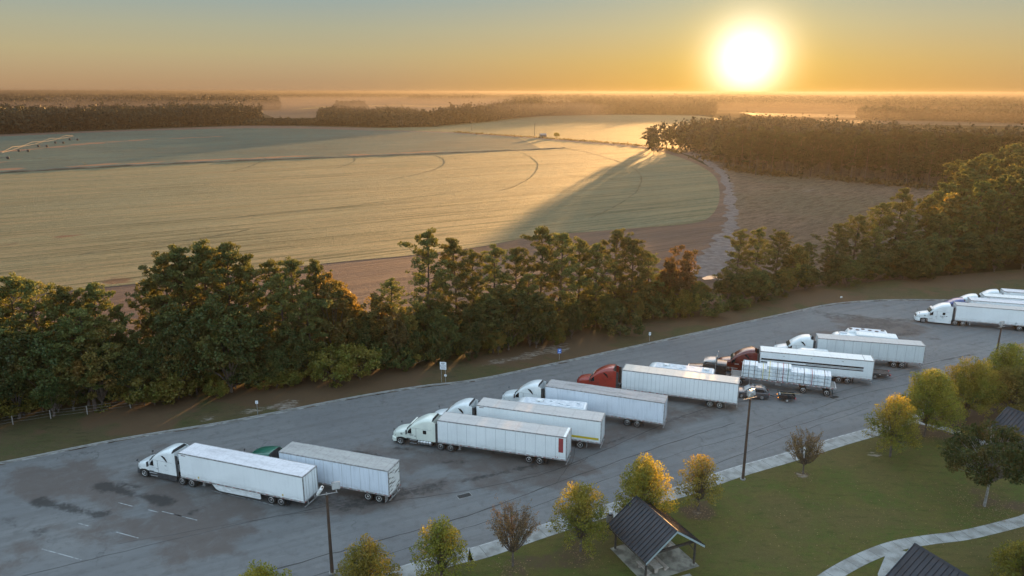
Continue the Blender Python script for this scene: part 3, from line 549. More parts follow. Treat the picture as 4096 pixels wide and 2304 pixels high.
def tractor(loc, rz, label, paint, pk, style='aero', top=4.0, skirt=True, skirtmat=None, rim='p', group='semi trucks parked in the truck lot', rearwall=None):
    t = empty('semi_truck', loc, rz, label, 'truck', group)
    hi = top - 2.85
    if style == 'classic':
        def f():
            b = MB(); b.loft([ring(7.0, .72, 1.0, 1.85, .2), ring(6.9, .78, .95, 2.0, .25), ring(5.6, .82, .95, 2.1, .25), ring(4.9, .95, .95, 2.2, .2)]); return b.mesh('hood', paint, smooth=True)
        link('hood', cached((pk, style, 'hood'), f), t)
        b = MB(); b.loft([ring(4.9, 1.0, 1.0, 2.2, .1), ring(4.55, 1.05, 1.0, 2.95, .2, .03), ring(3.2, 1.08, 1.0, 3.05, .25, .05), ring(2.9, 1.08, 1.0, 3.05, .25, .05)])
        b.obj('cab', paint, t, smooth=True)
        b = MB(); b.loft([ring(2.84, 1.15, 1.0, 3.05, .25, .05), ring(1.4, 1.15, 1.0, 3.05, .25, .05)]); b.obj('sleeper', paint, t, smooth=True)
        b = MB(); b.loft([ring(4.8, 1.0, 3.02, 3.12, .05), ring(4.3, 1.05, 3.08, 3.3, .15), ring(3.1, 1.05, 3.05, 3.45, .2), ring(3.0, 1.0, 3.05, 3.4, .2)]); b.obj('roof_panel', M('roof_sky_sheen', (.36, .36, .36), .25, .5), t, smooth=True)  # grey of the reflected sky is put into the black cab's roof colour
        b = MB()
        for y in (-1.2, 1.2): b.tube([(2.95, y, .9), (2.95, y, 4.0), (2.85, y, 4.25)], .075, 10)
        b.obj('exhaust_stack', chrome, t, smooth=True)
        b = MB().box(7.25, 7.45, -1.2, 1.2, .35, .85); b.obj('bumper', chrome, t, .05)
        MB().box(7.0, 7.12, -.6, .6, .95, 1.9).obj('grille', chrome, t, .03)
        b = MB()
        for y in (-.98, .98): b.lathe([(.001, 4.9), (.2, 4.95), (.22, 5.5), (.15, 5.6), (.001, 5.6)], 12, 'x', (0, y, 1.75))
        b.obj('air_cleaner', chrome, t, smooth=True)
        b = MB()
        for y in (-1, 1):
            b.loft([[(6.85, y * .8, 1.0), (6.85, y * 1.2, 1.0), (6.8, y * 1.2, 1.08), (6.8, y * .8, 1.08)], [(6.45, y * .8, 1.25), (6.45, y * 1.2, 1.25), (6.4, y * 1.2, 1.33), (6.4, y * .8, 1.33)], [(5.7, y * .8, 1.25), (5.7, y * 1.2, 1.25), (5.7, y * 1.2, 1.33), (5.7, y * .8, 1.33)], [(5.2, y * .8, .85), (5.2, y * 1.2, .85), (5.1, y * 1.2, .9), (5.1, y * .8, .9)]])
        b.obj('fender', paint, t)
        MB().panel([(4.86, -.85, 2.3), (4.86, .85, 2.3), (4.62, .8, 2.85), (4.62, -.8, 2.85)], (.06, 0, .03)).obj('windscreen', wind, t)
        for s in (-1, 1): MB().panel([(4.5, s * 1.07, 2.0), (4.4, s * 1.07, 2.6), (3.6, s * 1.075, 2.6), (3.6, s * 1.075, 2.0)], (0, s * .02, 0)).obj('side_window', glass, t)
        for s in (-1, 1): MB().lathe([(.001, 5.0 - 2.9), (.3, 2.1), (.33, 2.15), (.33, 3.6), (.3, 3.65), (.001, 3.65)], 16, 'x', (0, s * .95, .68)).obj('fuel_tank', chrome, t, smooth=True)
        b = MB()
        for y in (-.7, .7): b.lathe([(.001, 6.95), (.11, 6.98), (.13, 7.15), (.001, 7.18)], 12, 'x', (0, y * 1.35, 1.15))
        b.obj('headlight', chrome, t, smooth=True)
    else:
        def hood():
            b = MB()
            b.loft([ring(7.22, .62, .95, 1.28, .12), ring(7.12, .86, .82, 1.5, .2, .02), ring(6.8, 1.02, .80, 1.68, .28, .03), ring(6.4, 1.12, 1.02, 1.82, .32, .04), ring(5.9, 1.15, 1.12, 1.94, .34, .05), ring(5.45, 1.15, 1.02, 2.03, .34, .05), ring(5.22, 1.13, .95, 2.08, .34, .05)])
            return b.mesh('hood', paint, smooth=True)
        link('hood', cached((pk, 'hood'), hood), t)
        def cab():
            b = MB()
            if style == 'mid':
                st = [(5.25, 1.16, 2.06, .15), (4.6, 1.17, 2.72, .25), (4.3, 1.19, 2.9, .3), (3.6, 1.2, 3.1, .32), (2.7, 1.2, 3.28, .34), (1.95, 1.2, 3.36, .34), (1.75, 1.2, 3.36, .3)]
            else:
                zs = [2.06, 2.76, 2.95, 3.25, 3.55, 3.78, 3.92, 3.98, 4.0]
                xs = [5.25, 4.62, 4.42, 4.0, 3.5, 3.0, 2.5, 2.05, 1.75]
                st = [(x, 1.16 + .05 * (i > 1), 2.76 + (z - 2.76) * (top - 2.76) / 1.24 if z > 2.76 else z, .15 if i == 0 else .42) for i, (x, z) in enumerate(zip(xs, zs))]
            b.loft([ring(x, hw, 1.02, z, r, .05) for x, hw, z, r in st]); return b.mesh('cab', paint, smooth=True)
        link('cab', cached((pk, style, top, 'cab'), cab), t)
        def ws(): return MB().panel([(5.16, -.98, 2.16), (5.16, .98, 2.16), (4.72, .9, 2.68), (4.72, -.9, 2.68)], (.09, 0, .07)).mesh('windscreen', wind, .015)
        link('windscreen', cached('ws', ws), t)
        def visor(): return MB().panel([(4.72, -1.0, 2.80), (4.72, 1.0, 2.80), (4.5, .98, 2.96), (4.5, -.98, 2.96)], (.1, 0, .07)).mesh('visor', paint, .02)
        if style == 'square': link('visor', cached((pk, 'visor'), visor), t)
        for s in (-1, 1):
            q = [(5.02, 1.72), (4.98, 2.02), (4.66, 2.42), (3.98, 2.42), (3.94, 1.72)]
            MB().panel([(x, s * 1.165, z) for x, z in q], (0, s * .025, 0)).obj('side_window', glass, t, .01)
            if style == 'square':
                MB().panel([(x, s * 1.21, z) for x, z in rrect(2.72, 2.15, .23, .24, .05)], (0, s * .02, 0)).obj('sleeper_window', glass, t)
            elif style == 'aero':
                q = [(3.25, 3.22), (3.0, 3.24), (2.72, 3.1), (2.5, 2.75), (2.46, 2.5), (2.62, 2.62), (2.95, 2.95)]
                MB().panel([(x, s * 1.21, z) for x, z in q], (0, s * .02, 0)).obj('sleeper_window', glass, t)
            # door seam, handle, mirror
            b = MB().box(3.85, 3.875, s * 1.16, s * 1.225, 1.05, 2.55).box(3.87, 5.2, s * 1.15, s * 1.19, 1.06, 1.08)
            b.box(1.8, 5.0, s * 1.2, s * 1.216, 2.52, 2.535).obj('door_seam', darkp, t)
            MB().box(3.92, 4.1, s * 1.17, s * 1.215, 1.42, 1.5).obj('door_handle', darkp, t)
            b = MB(); b.box(5.02, 5.12, min(s * 1.38, s * 1.62), max(s * 1.38, s * 1.62), 1.72, 2.3); b.tube([(5.0, s * 1.1, 1.75), (5.08, s * 1.42, 1.85)], .03); b.tube([(5.0, s * 1.1, 2.3), (5.08, s * 1.42, 2.2)], .03)
            b.obj('mirror', darkp, t, .02)
            b = MB(); b.tube([(6.75, s * .95, 1.6), (6.85, s * 1.12, 1.95)], .018); b.lathe([(.001, -.04), (.12, -.02), (.13, .03), (.001, .05)], 10, 'x', (6.85, s * 1.14, 2.03)); b.obj('hood_mirror', darkp, t)
            b = MB()
            b.box(.95, 1.3, s * 1.16, s * 1.2, 1.0, top - .45).obj('gap_seal', darkp, t, .01)
            MB().panel([(1.3, s * 1.17, 1.02), (1.75, s * 1.17, 1.02), (1.75, s * 1.17, top - .25), (1.3, s * 1.17, top - .38)], (0, s * .035, 0)).obj('side_extender', paint, t)
            sm = skirtmat or paint
            if skirt:
                MB().panel([(5.25, s * 1.12, .42), (5.3, s * 1.12, 1.0), (1.35, s * 1.12, 1.0), (1.35, s * 1.12, .32), (4.9, s * 1.12, .34)], (0, s * .06, 0)).obj('side_skirt', sm, t, .01)
                MB().box(4.1, 5.15, s * 1.15 if s > 0 else -1.27, 1.27 if s > 0 else s * 1.15, .82, .88).box(4.1, 5.0, s * 1.15 if s > 0 else -1.27, 1.27 if s > 0 else s * 1.15, .48, .54).obj('step', alu, t, .01)
            else:
                b = MB().lathe([(.001, 1.9), (.3, 1.9), (.33, 1.95), (.33, 3.6), (.3, 3.65), (.001, 3.65)], 18, 'x', (0, s * .92, .68)); b.obj('fuel_tank', alu, t, smooth=True)
                b = MB()
                for x in (2.2, 2.55, 2.95, 3.35): b.lathe([(.345, x), (.345, x + .05)], 18, 'x', (0, s * .92, .68))
                b.obj('tank_strap', darkp, t)
                MB().box(3.85, 4.75, s * 1.2 if s < 0 else .8, -.8 if s < 0 else s * 1.2, .42, .48).box(3.85, 4.75, s * 1.2 if s < 0 else .8, -.8 if s < 0 else s * 1.2, .85, .91).obj('step', alu, t, .01)
            # headlight and vent
            MB().panel([(6.98, s * .90, 1.02), (7.14, s * .72, 1.05), (7.14, s * .74, 1.3), (6.7, s * 1.0, 1.42), (6.7, s * 1.03, 1.1)], (.03, s * .03, .0)).obj('headlight', wind, t)
            if style == 'square': MB().box(5.75, 6.0, s * 1.13, s * 1.165, 1.55, 1.62).box(5.75, 6.0, s * 1.13, s * 1.165, 1.42, 1.49).obj('vent', darkp, t)
        MB().box(7.15, 7.26, -.55, .55, .98, 1.42).obj('grille', darkp if style != 'square' else blackp, t, .03)
        b = MB(); b.loft([[(6.6, -1.2, .38), (6.6, -1.2, .88), (6.6, 1.2, .88), (6.6, 1.2, .38)], [(7.0, -1.17, .36), (7.0, -1.17, .9), (7.0, 1.17, .9), (7.0, 1.17, .36)], [(7.32, -.85, .38), (7.32, -.85, .9), (7.32, .85, .9), (7.32, .85, .38)]])
        b.obj('bumper', (skirtmat or paint), t, .05)
        # hollow behind the roof fairing and gear on the back wall
        b = MB(); b.box(1.70, 1.74, -1.1, 1.1, 1.0, top - .35); b.obj('back_wall', rearwall or paint, t)
        b = MB().box(1.55, 1.69, -.5, .55, 2.1, 2.5).box(1.5, 1.69, -.9, -.55, 1.2, 2.7).tube([(1.6, .7, 1.2), (1.6, .72, 2.6), (1.5, .6, 3.0)], .05).tube([(1.6, -.3, 1.9), (1.1, -.2, 1.5), (.9, .1, 1.3)], .035).tube([(1.6, -.1, 1.9), (1.2, .1, 1.35), (.9, .2, 1.3)], .03).box(1.5, 1.68, .85, 1.0, 1.1, 3.2)
        b.obj('air_line', darkp, t)
        MB().panel([(1.74, -1.16, top - .30), (1.74, 1.16, top - .30), (1.74, .8, top + .035), (1.74, -.8, top + .035)], (-.05, 0, 0)).obj('roof_seal', darkp, t)
    b = MB()
    for s in (-1, 1): b.box(-1.45, 6.7, s * .43 - .05, s * .43 + .05, .72, 1.0)
    b.box(-1.45, -1.35, -.5, .5, .72, 1.0).box(5.7, 6.3, -.9, .9, .45, .6).box(-.75, -.6, -.95, .95, .45, .6).box(.6, .75, -.95, .95, .45, .6).box(1.5, 5.2, -.75, .75, .62, 1.05)
    b.obj('chassis', frame_m, t)
    MB().lathe([(.001, 1.0), (.45, 1.0), (.46, 1.08), (.001, 1.09)], 16, 'z').box(.9, 1.5, -.5, .5, 1.02, 1.05).obj('fifth_wheel', frame_m, t)
    for s in (-1, 1):
        wheel(t, 6.05, s * 1.03, False, rim); wheel(t, .67, s * .92, True, rim); wheel(t, -.67, s * .92, True, rim)
        MB().box(-1.35, -1.33, s * .92 - .3, s * .92 + .3, .25, .95).obj('mudflap', rubber, t)
    return t

def trailer(loc, rz, L, label, sidem, roofm, ribs=1.25, ribw=.035, skirt=False, doors='swing', axle=(3.1, 4.33), top=4.1, railcol=None, rim='p', extra=None, rail_top=True):
    """origin on the ground under the middle of the rear end, +x forward"""
    t = empty('semi_trailer', loc, rz, label, 'trailer', 'semi trailers parked in the truck lot')
    W = 1.29
    MB().box(.08, L, -W, W, 1.2, top - .08).obj('body', [sidem], t, .02)
    n = int((L - .4) / ribs)
    for k in range(1, n + 1) if n < 30 else ():
        x = .1 + k * (L - .2) / (n + 1)
        for s in (-1, 1): MB().box(x - ribw / 2, x + ribw / 2, s * W - .004, s * W + .004, 1.22, top - .16).obj('side_seam', seam_m, t)
    b = MB().mat(0); b.box(.12, L - .04, -W + .05, W - .05, top - .079, top - .012)
    b.obj('roof', roofm, t, .02)
    b = MB()
    for s in (-1, 1): b.box(.06, L + .01, s * (W - .012) - .03, s * (W - .012) + .03, top - .15, top)
    b.box(L - .03, L + .02, -W - .01, W + .01, top - .15, top - .004)
    b.obj('top_rail', railcol or alur, t, .01)
    b = MB()
    for s in (-1, 1): b.box(.06, L + .005, s * W - .025, s * W + .025, 1.04, 1.22)
    b.box(L - .06, L + .02, -W, W, 1.05, 1.22).box(.1, L - .1, -W + .03, W - .03, 1.10, 1.19)
    b.obj('bottom_rail', railcol or alur, t, .005)
    k = .4
    while k < L - .5:
        for s in (-1, 1):
            b = MB(); b.mat(0).box(k, k + .28, s * (W + .022), s * (W + .030), 1.12, 1.17); b.mat(1).box(k + .28, k + .46, s * (W + .022), s * (W + .030), 1.12, 1.17); b.obj('reflective_tape', [redtape, whitetape], t)
        k += 1.05
    # rear frame and doors
    b = MB().box(0, .1, -W - .02, -W + .1, 1.04, top + .005).box(0, .1, W - .1, W + .02, 1.04, top + .005).box(0, .1, -W + .1, W - .1, top - .14, top + .005).box(0, .1, -W + .1, W - .1, 1.04, 1.16)
    b.obj('rear_frame', alur, t, .008)
    b = MB()
    if doors == 'roll':
        for k in range(9): z = 1.16 + k * .315; b.box(.03, .07, -W + .1, W - .1, z + .012, z + .303)
        b.obj('rear_door', [rusty if False else M('scuffed_roll_door', (.68, .68, .66), .5, base2=(.10, .085, .07), scale=1.6, stretch=(1, .5, 2.4), lo=.52, hi=.6)], t)
    else:
        for s in (0, 1):
            b = MB().box(.03, .07, -W + .11 if s == 0 else .01, -.01 if s == 0 else W - .11, 1.17, top - .15)
            for q in (.35, .8): y = (-1 if s == 0 else 1) * q; b.mat(1).tube([(.015, y, 1.2), (.015, y, top - .2)], .018, 6)
            b.obj('rear_door', [sidem, alu], t)
    for s in (-1, 1): MB().box(-.02, .0, s * 1.15 - .1, s * 1.15 + .1, 1.06, 1.14).obj('tail_light', redl, t)
    b = MB().box(.02, .12, -1.2, 1.2, .48, .58)
    for y in (-.6, .6): b.box(.02, .1, y - .05, y + .05, .55, 1.05)
    b.obj('underride_guard', alur, t, .01)
    # running gear
    x0, x1 = axle
    b = MB().box(x0 - .75, x1 + .75, -.55, -.42, .72, 1.08).box(x0 - .75, x1 + .75, .42, .55, .72, 1.08)
    for x in axle: b.box(x - .07, x + .07, -.9, .9, .45, .59)
    b.tube([(x1 + .6, -.7, .95), (x1 + .6, .7, .95)], .12, 8)
    b.obj('axle_frame', frame_m, t)
    for s in (-1, 1):
        for x in axle: wheel(t, x, s * .92, True, rim)
        MB().box(x0 - .8, x0 - .78, s * .92 - .3, s * .92 + .3, .2, 1.05).obj('mudflap', M('grey_mudflap', (.25, .25, .25), .6) if rim == 'w' and 'gmf' not in _cache else darkp, t)
    b = MB()
    for y in (-.8, .8): b.box(L - 2.75, L - 2.6, y - .07, y + .07, .35, 1.08); b.box(L - 2.85, L - 2.5, y - .13, y + .13, .3, .36)
    b.tube([(L - 2.67, -.8, .8), (L - 2.67, .8, .8)], .03); b.tube([(L - 2.67, .8, .5), (L - 3.6, .6, 1.08)], .025).tube([(L - 2.67, -.8, .5), (L - 3.6, -.6, 1.08)], .025)
    b.obj('landing_gear', alur, t)
    if skirt:
        for s in (-1, 1):
            MB().panel([(L - 4.2, s * (W - .04), 1.05), (5.6, s * (W - .04), 1.05), (5.55, s * (W - .04), .42), (5.75, s * (W - .04), .36), (L - 5.2, s * (W - .04), .34), (L - 4.7, s * (W - .04), .5)], (0, s * .02, 0)).obj('side_skirt', sidem, t)
    if extra: extra(t, L, W, top)
    return t

def hd(deg): return Vector((math.cos(R(deg)), math.sin(R(deg)), 0))
def rig(name, rear_near, deg, L, tr_kw, tk_kw=None, front=False, gap=.63):
    """rear_near / front: the near bottom corner of the trailer; the camera side is the vehicle's left"""
    d = hd(deg); left = Vector((-d.y, d.x, 0)); c = Vector((rear_near[0], rear_near[1], 0)) - left * 1.3
    if front: c = c - d * L
    tr = trailer(c, R(deg), L, **tr_kw)
    if tk_kw: tractor(c + d * (L - gap), R(tk_kw.pop('deg', deg)), **tk_kw)
    return c, d, left
def deco(col, boxes, name='side_stripe'):
    def f(t, L, W, top):
        b = MB()
        for x0, x1, z0, z1 in boxes: b.box(x0, x1, W + .004, W + .008, z0, z1)
        b.obj(name, col, t)
    return f
def many(*fs):
    def f(*a):
        for g in fs: g(*a)
    return f
badge = M('badge_yellow', (.5, .36, .03), .5)
def front_mark(t, L, W, top): MB().box(L - .95, L - .35, W + .004, W + .009, top - .32, top - .24).obj('corner_mark', M('corner_mark_ink', (.12, .05, .05), .5), t)
#-- the rigs --
rig('A', (-21.66, 68.69), 160.9, 16.15, dict(label='long white smooth-sided trailer with side skirt, nearest to the left lamp post', sidem=side_w, roofm=roof_a, ribs=40, skirt=True, axle=(3.08, 4.31),
    extra=many(front_mark, *[deco(badge, [(L_, L_ + .16, 1.36, 1.58)], 'badge') for L_ in (2.6, 13.6)])),
    dict(label='white aerodynamic semi truck with dark lower skirt at the left end of the lot', paint=white, pk='w', skirtmat=darkp))
def b_rib(t, L, W, top):
    pass
rig('B', (-12.98, 69.97), 161.5, 13.6, dict(label='shorter trailer with streaked pale blue sides, ribbed grey roof and scuffed roll-up door', sidem=side_m, roofm=roof_b, ribs=1.2, axle=(1.35, 2.69), doors='roll', rim='w'),
    dict(label='green semi truck mostly hidden behind the long white trailer with side skirt', paint=greenp, pk='g', style='mid', top=3.36, rearwall=darkp), gap=.2)
rig('C', (6.43, 77.85), 163.4, 16.15, dict(label='white panelled trailer with a red strip at its rear corner', sidem=side_w, roofm=roof_c, ribs=1.22, axle=(3.28, 4.57),
    extra=many(lambda t, L, W, top: MB().box(.42, .98, W + .004, W + .010, 2.05, 3.85).obj('red_panel', redvin, t), lambda t, L, W, top: MB().box(.13, .42, -W, W, top - .011, top + .004).obj('rear_roof_plate', white, t), deco(redtape, [(1.0, 1.15, 1.36, 1.44), (1.25, 1.4, 1.36, 1.44)], 'marker'))),
    dict(label='ivory white semi truck with square sleeper window and round polished fuel tanks', paint=cream, pk='c', style='square', skirt=False, top=3.95), gap=.95)
rig('D', (10.96, 82.15), 162.7, 16.15, dict(label='white trailer with a yellow stripe low on its side', sidem=side_w, roofm=roof_c, ribs=40, axle=(2.6, 5.0), rim='w',
    extra=many(front_mark, deco(yellow, [(.3, 13.0, 1.5, 1.78)]))),
    dict(label='white aerodynamic semi truck pulling the trailer with the yellow stripe', paint=white, pk='w'))
rig('E', (19.75, 87.65), 159.5, 16.15, dict(label='white trailer with a sooty dark grey roof and fine-ribbed side', sidem=side_m, roofm=roof_e, ribs=.35, ribw=.02, axle=(3.5, 4.8)),
    dict(label='white aerodynamic semi truck pulling the trailer with the sooty roof, behind a motorhome', paint=white, pk='w'))
rig('F', (31.25, 94.13), 161.1, 16.15, dict(label='white trailer with closely corrugated side behind the red truck', sidem=side_w, roofm=roof_f, ribs=.6, ribw=.03, axle=(2.37, 3.68), rim='w'),
    dict(label='bright red semi truck with tall rounded sleeper', paint=redp, pk='r', rearwall=darkp), gap=.4)
bl = blackp
rig('8', (54.1, 103.0), 164.2, 16.17, dict(label='bright white trailer with long black stripes behind the maroon truck', sidem=side_w, roofm=roof_w, ribs=40, axle=(3.4, 4.65),
    extra=many(deco(bl, [(1.4, 16.0, 2.72, 2.98), (1.4, 16., 2.30, 2.46), (1.4, 9.5, 2.55, 2.63)]), deco(bl, [(4.2, 4.5, 3.55, 3.6), (8.6, 8.9, 3.55, 3.6), (12.6, 12.9, 3.55, 3.6)], 'marker'),
    lambda t, L, W, top: MB().box(1.35, 1.39, -W, W, top - .011, top + .006).obj('roof_seam', darkp, t))),
    dict(label='dark maroon semi truck with sculpted roof and polished stacks', paint=maroon, pk='m', rearwall=darkp), gap=.9)
rig('9', (65.4, 109.8), 166.0, 15.9, dict(label='pale trailer with widely spaced dark panel seams, nearest to the row of green lot-side trees', sidem=side_g, roofm=roof_c, ribs=1.32, ribw=.05, axle=(3.0, 4.2)),
    dict(label='white semi truck with rounded roof behind the high-roof white van', paint=white, pk='w'))
rig('10', (83.9, 133.0), 162.0, 16.15, dict(label='white trailer nearest in the far right group of trucks', sidem=side_w, roofm=roof_c, ribs=40, axle=(4.2, 5.45),
    extra=lambda t, L, W, top: MB().panel([(L - 10.0, W + .004, 1.7), (L - 9.75, W + .004, 1.45), (L - 10.0, W + .004, 1.2), (L - 10.25, W + .004, 1.45)], (0, .006, 0)).obj('placard', seam_m, t)),
    dict(label='white semi truck with full side skirts, foremost of the far right group', paint=white, pk='w', style='square', rearwall=darkp), front=True, gap=.8)
rig('11', (88.6, 136.4), 162.0, 16.15, dict(label='white trailer second in the far right group, behind the blue truck', sidem=side_w, roofm=roof_a, ribs=40, extra=front_mark),
    dict(label='dark blue semi truck in the far right group', paint=bluep, pk='b', rearwall=darkp), front=True)
rig('12', (93.1, 139.4), 162.0, 16.15, dict(label='white trailer third in the far right group with a pinkish white roof', sidem=side_w, roofm=roof_w, ribs=40, extra=front_mark),
    dict(label='white semi truck directly behind the dark blue truck', paint=white, pk='w'), front=True)
rig('13', (99.3, 143.0), 162.0, 16.15, dict(label='white trailer farthest in the far right group', sidem=side_w, roofm=roof_a, ribs=40, extra=front_mark),
    dict(label='white semi truck farthest to the back of the far right group', paint=white, pk='w'), front=True, gap=.9)

# lettering marks on two cabs (unreadable at this size: short strokes)
def strokes(t, spots, m, name='lettering'):
    b = MB()
    for x0, x1, z0, z1 in spots: b.box(x0, x1, 1.215, 1.222, z0, z1)
    b.obj(name, m, t)
for o in [o for o in COL.objects if o.name.startswith('semi_truck')]:
    if 'full side skirts' in o['label']: strokes(o, [(2.1, 2.35, 1.62, 1.72), (2.5, 2.62, 1.6, 1.68), (2.75, 3.0, 1.6, 1.7), (3.1, 3.3, 1.62, 1.72), (2.6, 3.1, 1.42, 1.46), (2.7, 3.0, 1.3, 1.33)], blackp)
    if 'maroon' in o['label']:
        strokes(o, [(2.0 + .24 * k, 2.15 + .24 * k, 2.0 - .005 * k, 2.06 - .005 * k) for k in range(7)] + [(4.0, 4.6, 1.6, 1.63), (3.95, 4.6, 1.5, 1.53)], whitetape)
        b = MB()
        for y in (-.55, .55): b.tube([(1.45, y * 1.6, 1.6), (.9, y * 1.6, 1.6)], .12, 10)
        b.obj('air_tank', chrome, o, smooth=True)
    if 'ivory' in o['label']: strokes(o, [(4.2, 4.8, 1.58, 1.61), (4.3, 4.7, 1.48, 1.5)], blackp)
    if 'dark lower skirt' in o['label']: strokes(o, [(4.2, 4.7, 1.5, 1.53), (2.6, 2.85, 2.0, 2.15), (2.5, 2.9, 1.5, 1.53)], seam_m, 'lettering')

# -- classic truck and flatbed with lumber --
FB = Vector((46.85, 98.9, 0)); fdeg = 160.5; fd = hd(fdeg); fl_ = Vector((-fd.y, fd.x, 0)); FC = FB - fl_ * 1.3; FL = 14.6
tractor(FC + fd * (FL - .63), R(fdeg), 'black long-nosed semi truck with chrome bumper and tall exhaust stacks', blackp, 'k', 'classic')
ft = empty('flatbed_trailer', FC, R(fdeg), 'flatbed trailer loaded with white-wrapped lumber under coloured straps', 'trailer', 'semi trailers parked in the truck lot')
wood = M('deck_boards', (.24, .22, .20), .7, base2=(.14, .13, .12), scale=2, stretch=(.3, 6, 1))
MB().box(0, FL, -1.27, 1.27, 1.38, 1.46).obj('deck', wood, ft)
b = MB()
for s in (-1, 1): b.box(-.02, FL + .02, s * 1.28 - .03, s * 1.28 + .03, 1.27, 1.47); b.box(.3, FL - .3, s * .45 - .06, s * .45 + .06, .95, 1.37)
b.box(-.05, .05, -1.3, 1.3, 1.2, 1.47); b.obj('side_rail', alu, ft, .01)
k = .3
while k < FL - .4:
    for s in (-1, 1): b = MB(); b.mat(0).box(k, k + .28, s * 1.312, s * 1.318, 1.33, 1.4); b.mat(1).box(k + .28, k + .5, s * 1.312, s * 1.318, 1.33, 1.4); b.obj('reflective_tape', [redtape, whitetape], ft)
    k += .75
MB().box(FL - .06, FL, -1.2, 1.2, 1.46, 1.9).obj('front_board', alur, ft, .02)
for x in (1.15, 4.35):
    for s in (-1, 1): wheel(ft, x, s * .95, True, 'p')
    MB().box(x - .07, x + .07, -.9, .9, .45, .59).obj('axle', frame_m, ft)
for s in (-1, 1): MB().box(.35, .37, s * .95 - .3, s * .95 + .3, .2, 1.2).obj('mudflap', rubber, ft)
b = MB()
for y in (-.8, .8): b.box(FL - 2.8, FL - 2.65, y - .06, y + .06, .35, 1.3)
b.obj('landing_gear', alur, ft)
MB().box(7.5, 8.2, .7, 1.2, .75, 1.2).obj('tool_box', alu, ft, .02)
strapc = {k: M('strap_' + k, c, .6) for k, c in dict(yellow=(.6, .5, .05), red=(.28, .02, .03), green=(.05, .12, .05), brown=(.10, .07, .04), black=(.03, .03, .03)).items()}
wrap = M('wrapped_lumber', (.74, .78, .80), .4, base2=(.58, .63, .67), scale=2.2, bump=.03, bscale=3)
lband = M('bundle_band', (.12, .12, .13), .5); lend = M('lumber_ends', (.45, .33, .2), .7)
rl = random.Random(4)
lay = []
xs = [(.75, 3.0), (3.05, 5.3), (5.35, 7.8), (7.85, 10.3), (10.35, 13.1)]
for li, (z0, z1) in enumerate(((1.5, 2.03), (2.06, 2.58), (2.61, 3.13))):
    for bi, (x0, x1) in enumerate(xs): lay.append((x0, x1, z0, z1, li, bi))
lay += [(6.2, 9.6, 3.16, 3.56, 3, 2), (10.9, 13.0, 3.16, 3.36, 3, 4)]
pos = ['rearmost', 'second from the rear', 'middle', 'second from the front', 'foremost']
for x0, x1, z0, z1, li, bi in lay:
    jx, jy = rl.uniform(-.02, .02), rl.uniform(-.03, .03)
    lb = empty('lumber_bundle', FC + fd * (x0 + x1) / 2 + Vector((0, 0, z0)), R(fdeg + rl.uniform(-.3, .3)),
               'white-wrapped lumber bundle on the flatbed, %s in the %s layer' % (pos[bi], ('bottom', 'second', 'third', 'loose top')[li]), 'lumber bundle', 'white-wrapped lumber bundles on the flatbed')
    hx, hw = (x1 - x0) / 2, 1.16 if li < 3 else 1.02
    b = MB(); n = 10; rings = []
    for k in range(n + 1):
        x = -hx + 2 * hx * k / n; e = .02 * rl.uniform(-1, 1)
        rings.append([(x, y * (hw + e + rl.uniform(-.012, .012)) + jy, z + rl.uniform(-.012, .012)) for y, z in ((-1, .02), (-1.0, .25), (-.98, z1 - z0 - .02), (-.4, z1 - z0), (.1, z1 - z0 + .01), (.5, z1 - z0), (.98, z1 - z0 - .02), (1.0, .25), (1, .02))])
    b.loft(rings); b.obj('wrap', wrap, lb, .01)
    b = MB()
    for q in (-.6, .6): b.box(q * hx - .008, q * hx + .008, -hw - .035 + jy, hw + .035 + jy, .0, z1 - z0 + .03)
    b.obj('band', lband, lb)
    if li == 3 and bi == 4: MB().box(hx - .02, hx + .03, -hw, hw, .05, z1 - z0 - .03).obj('lumber_end', lend, lb)
for x, c, h in [(1.6, 'brown', 3.15), (3.3, 'red', 3.15), (4.4, 'black', 3.15), (6.6, 'green', 3.58), (7.3, 'red', 3.58), (8.1, 'brown', 3.58), (9.2, 'yellow', 3.58), (10.1, 'yellow', 3.15), (11.3, 'brown', 3.38), (12.1, 'brown', 3.38), (12.9, 'brown', 3.38)]:
    b = MB(); W_ = 1.24
    b.box(x - .035, x + .035, -W_, -W_ + .02, 1.3, h).box(x - .035, x + .035, W_ - .02, W_, 1.3, h).box(x - .035, x + .035, -W_, W_, h, h + .02)
    b.obj('cargo_strap', strapc[c], ft)

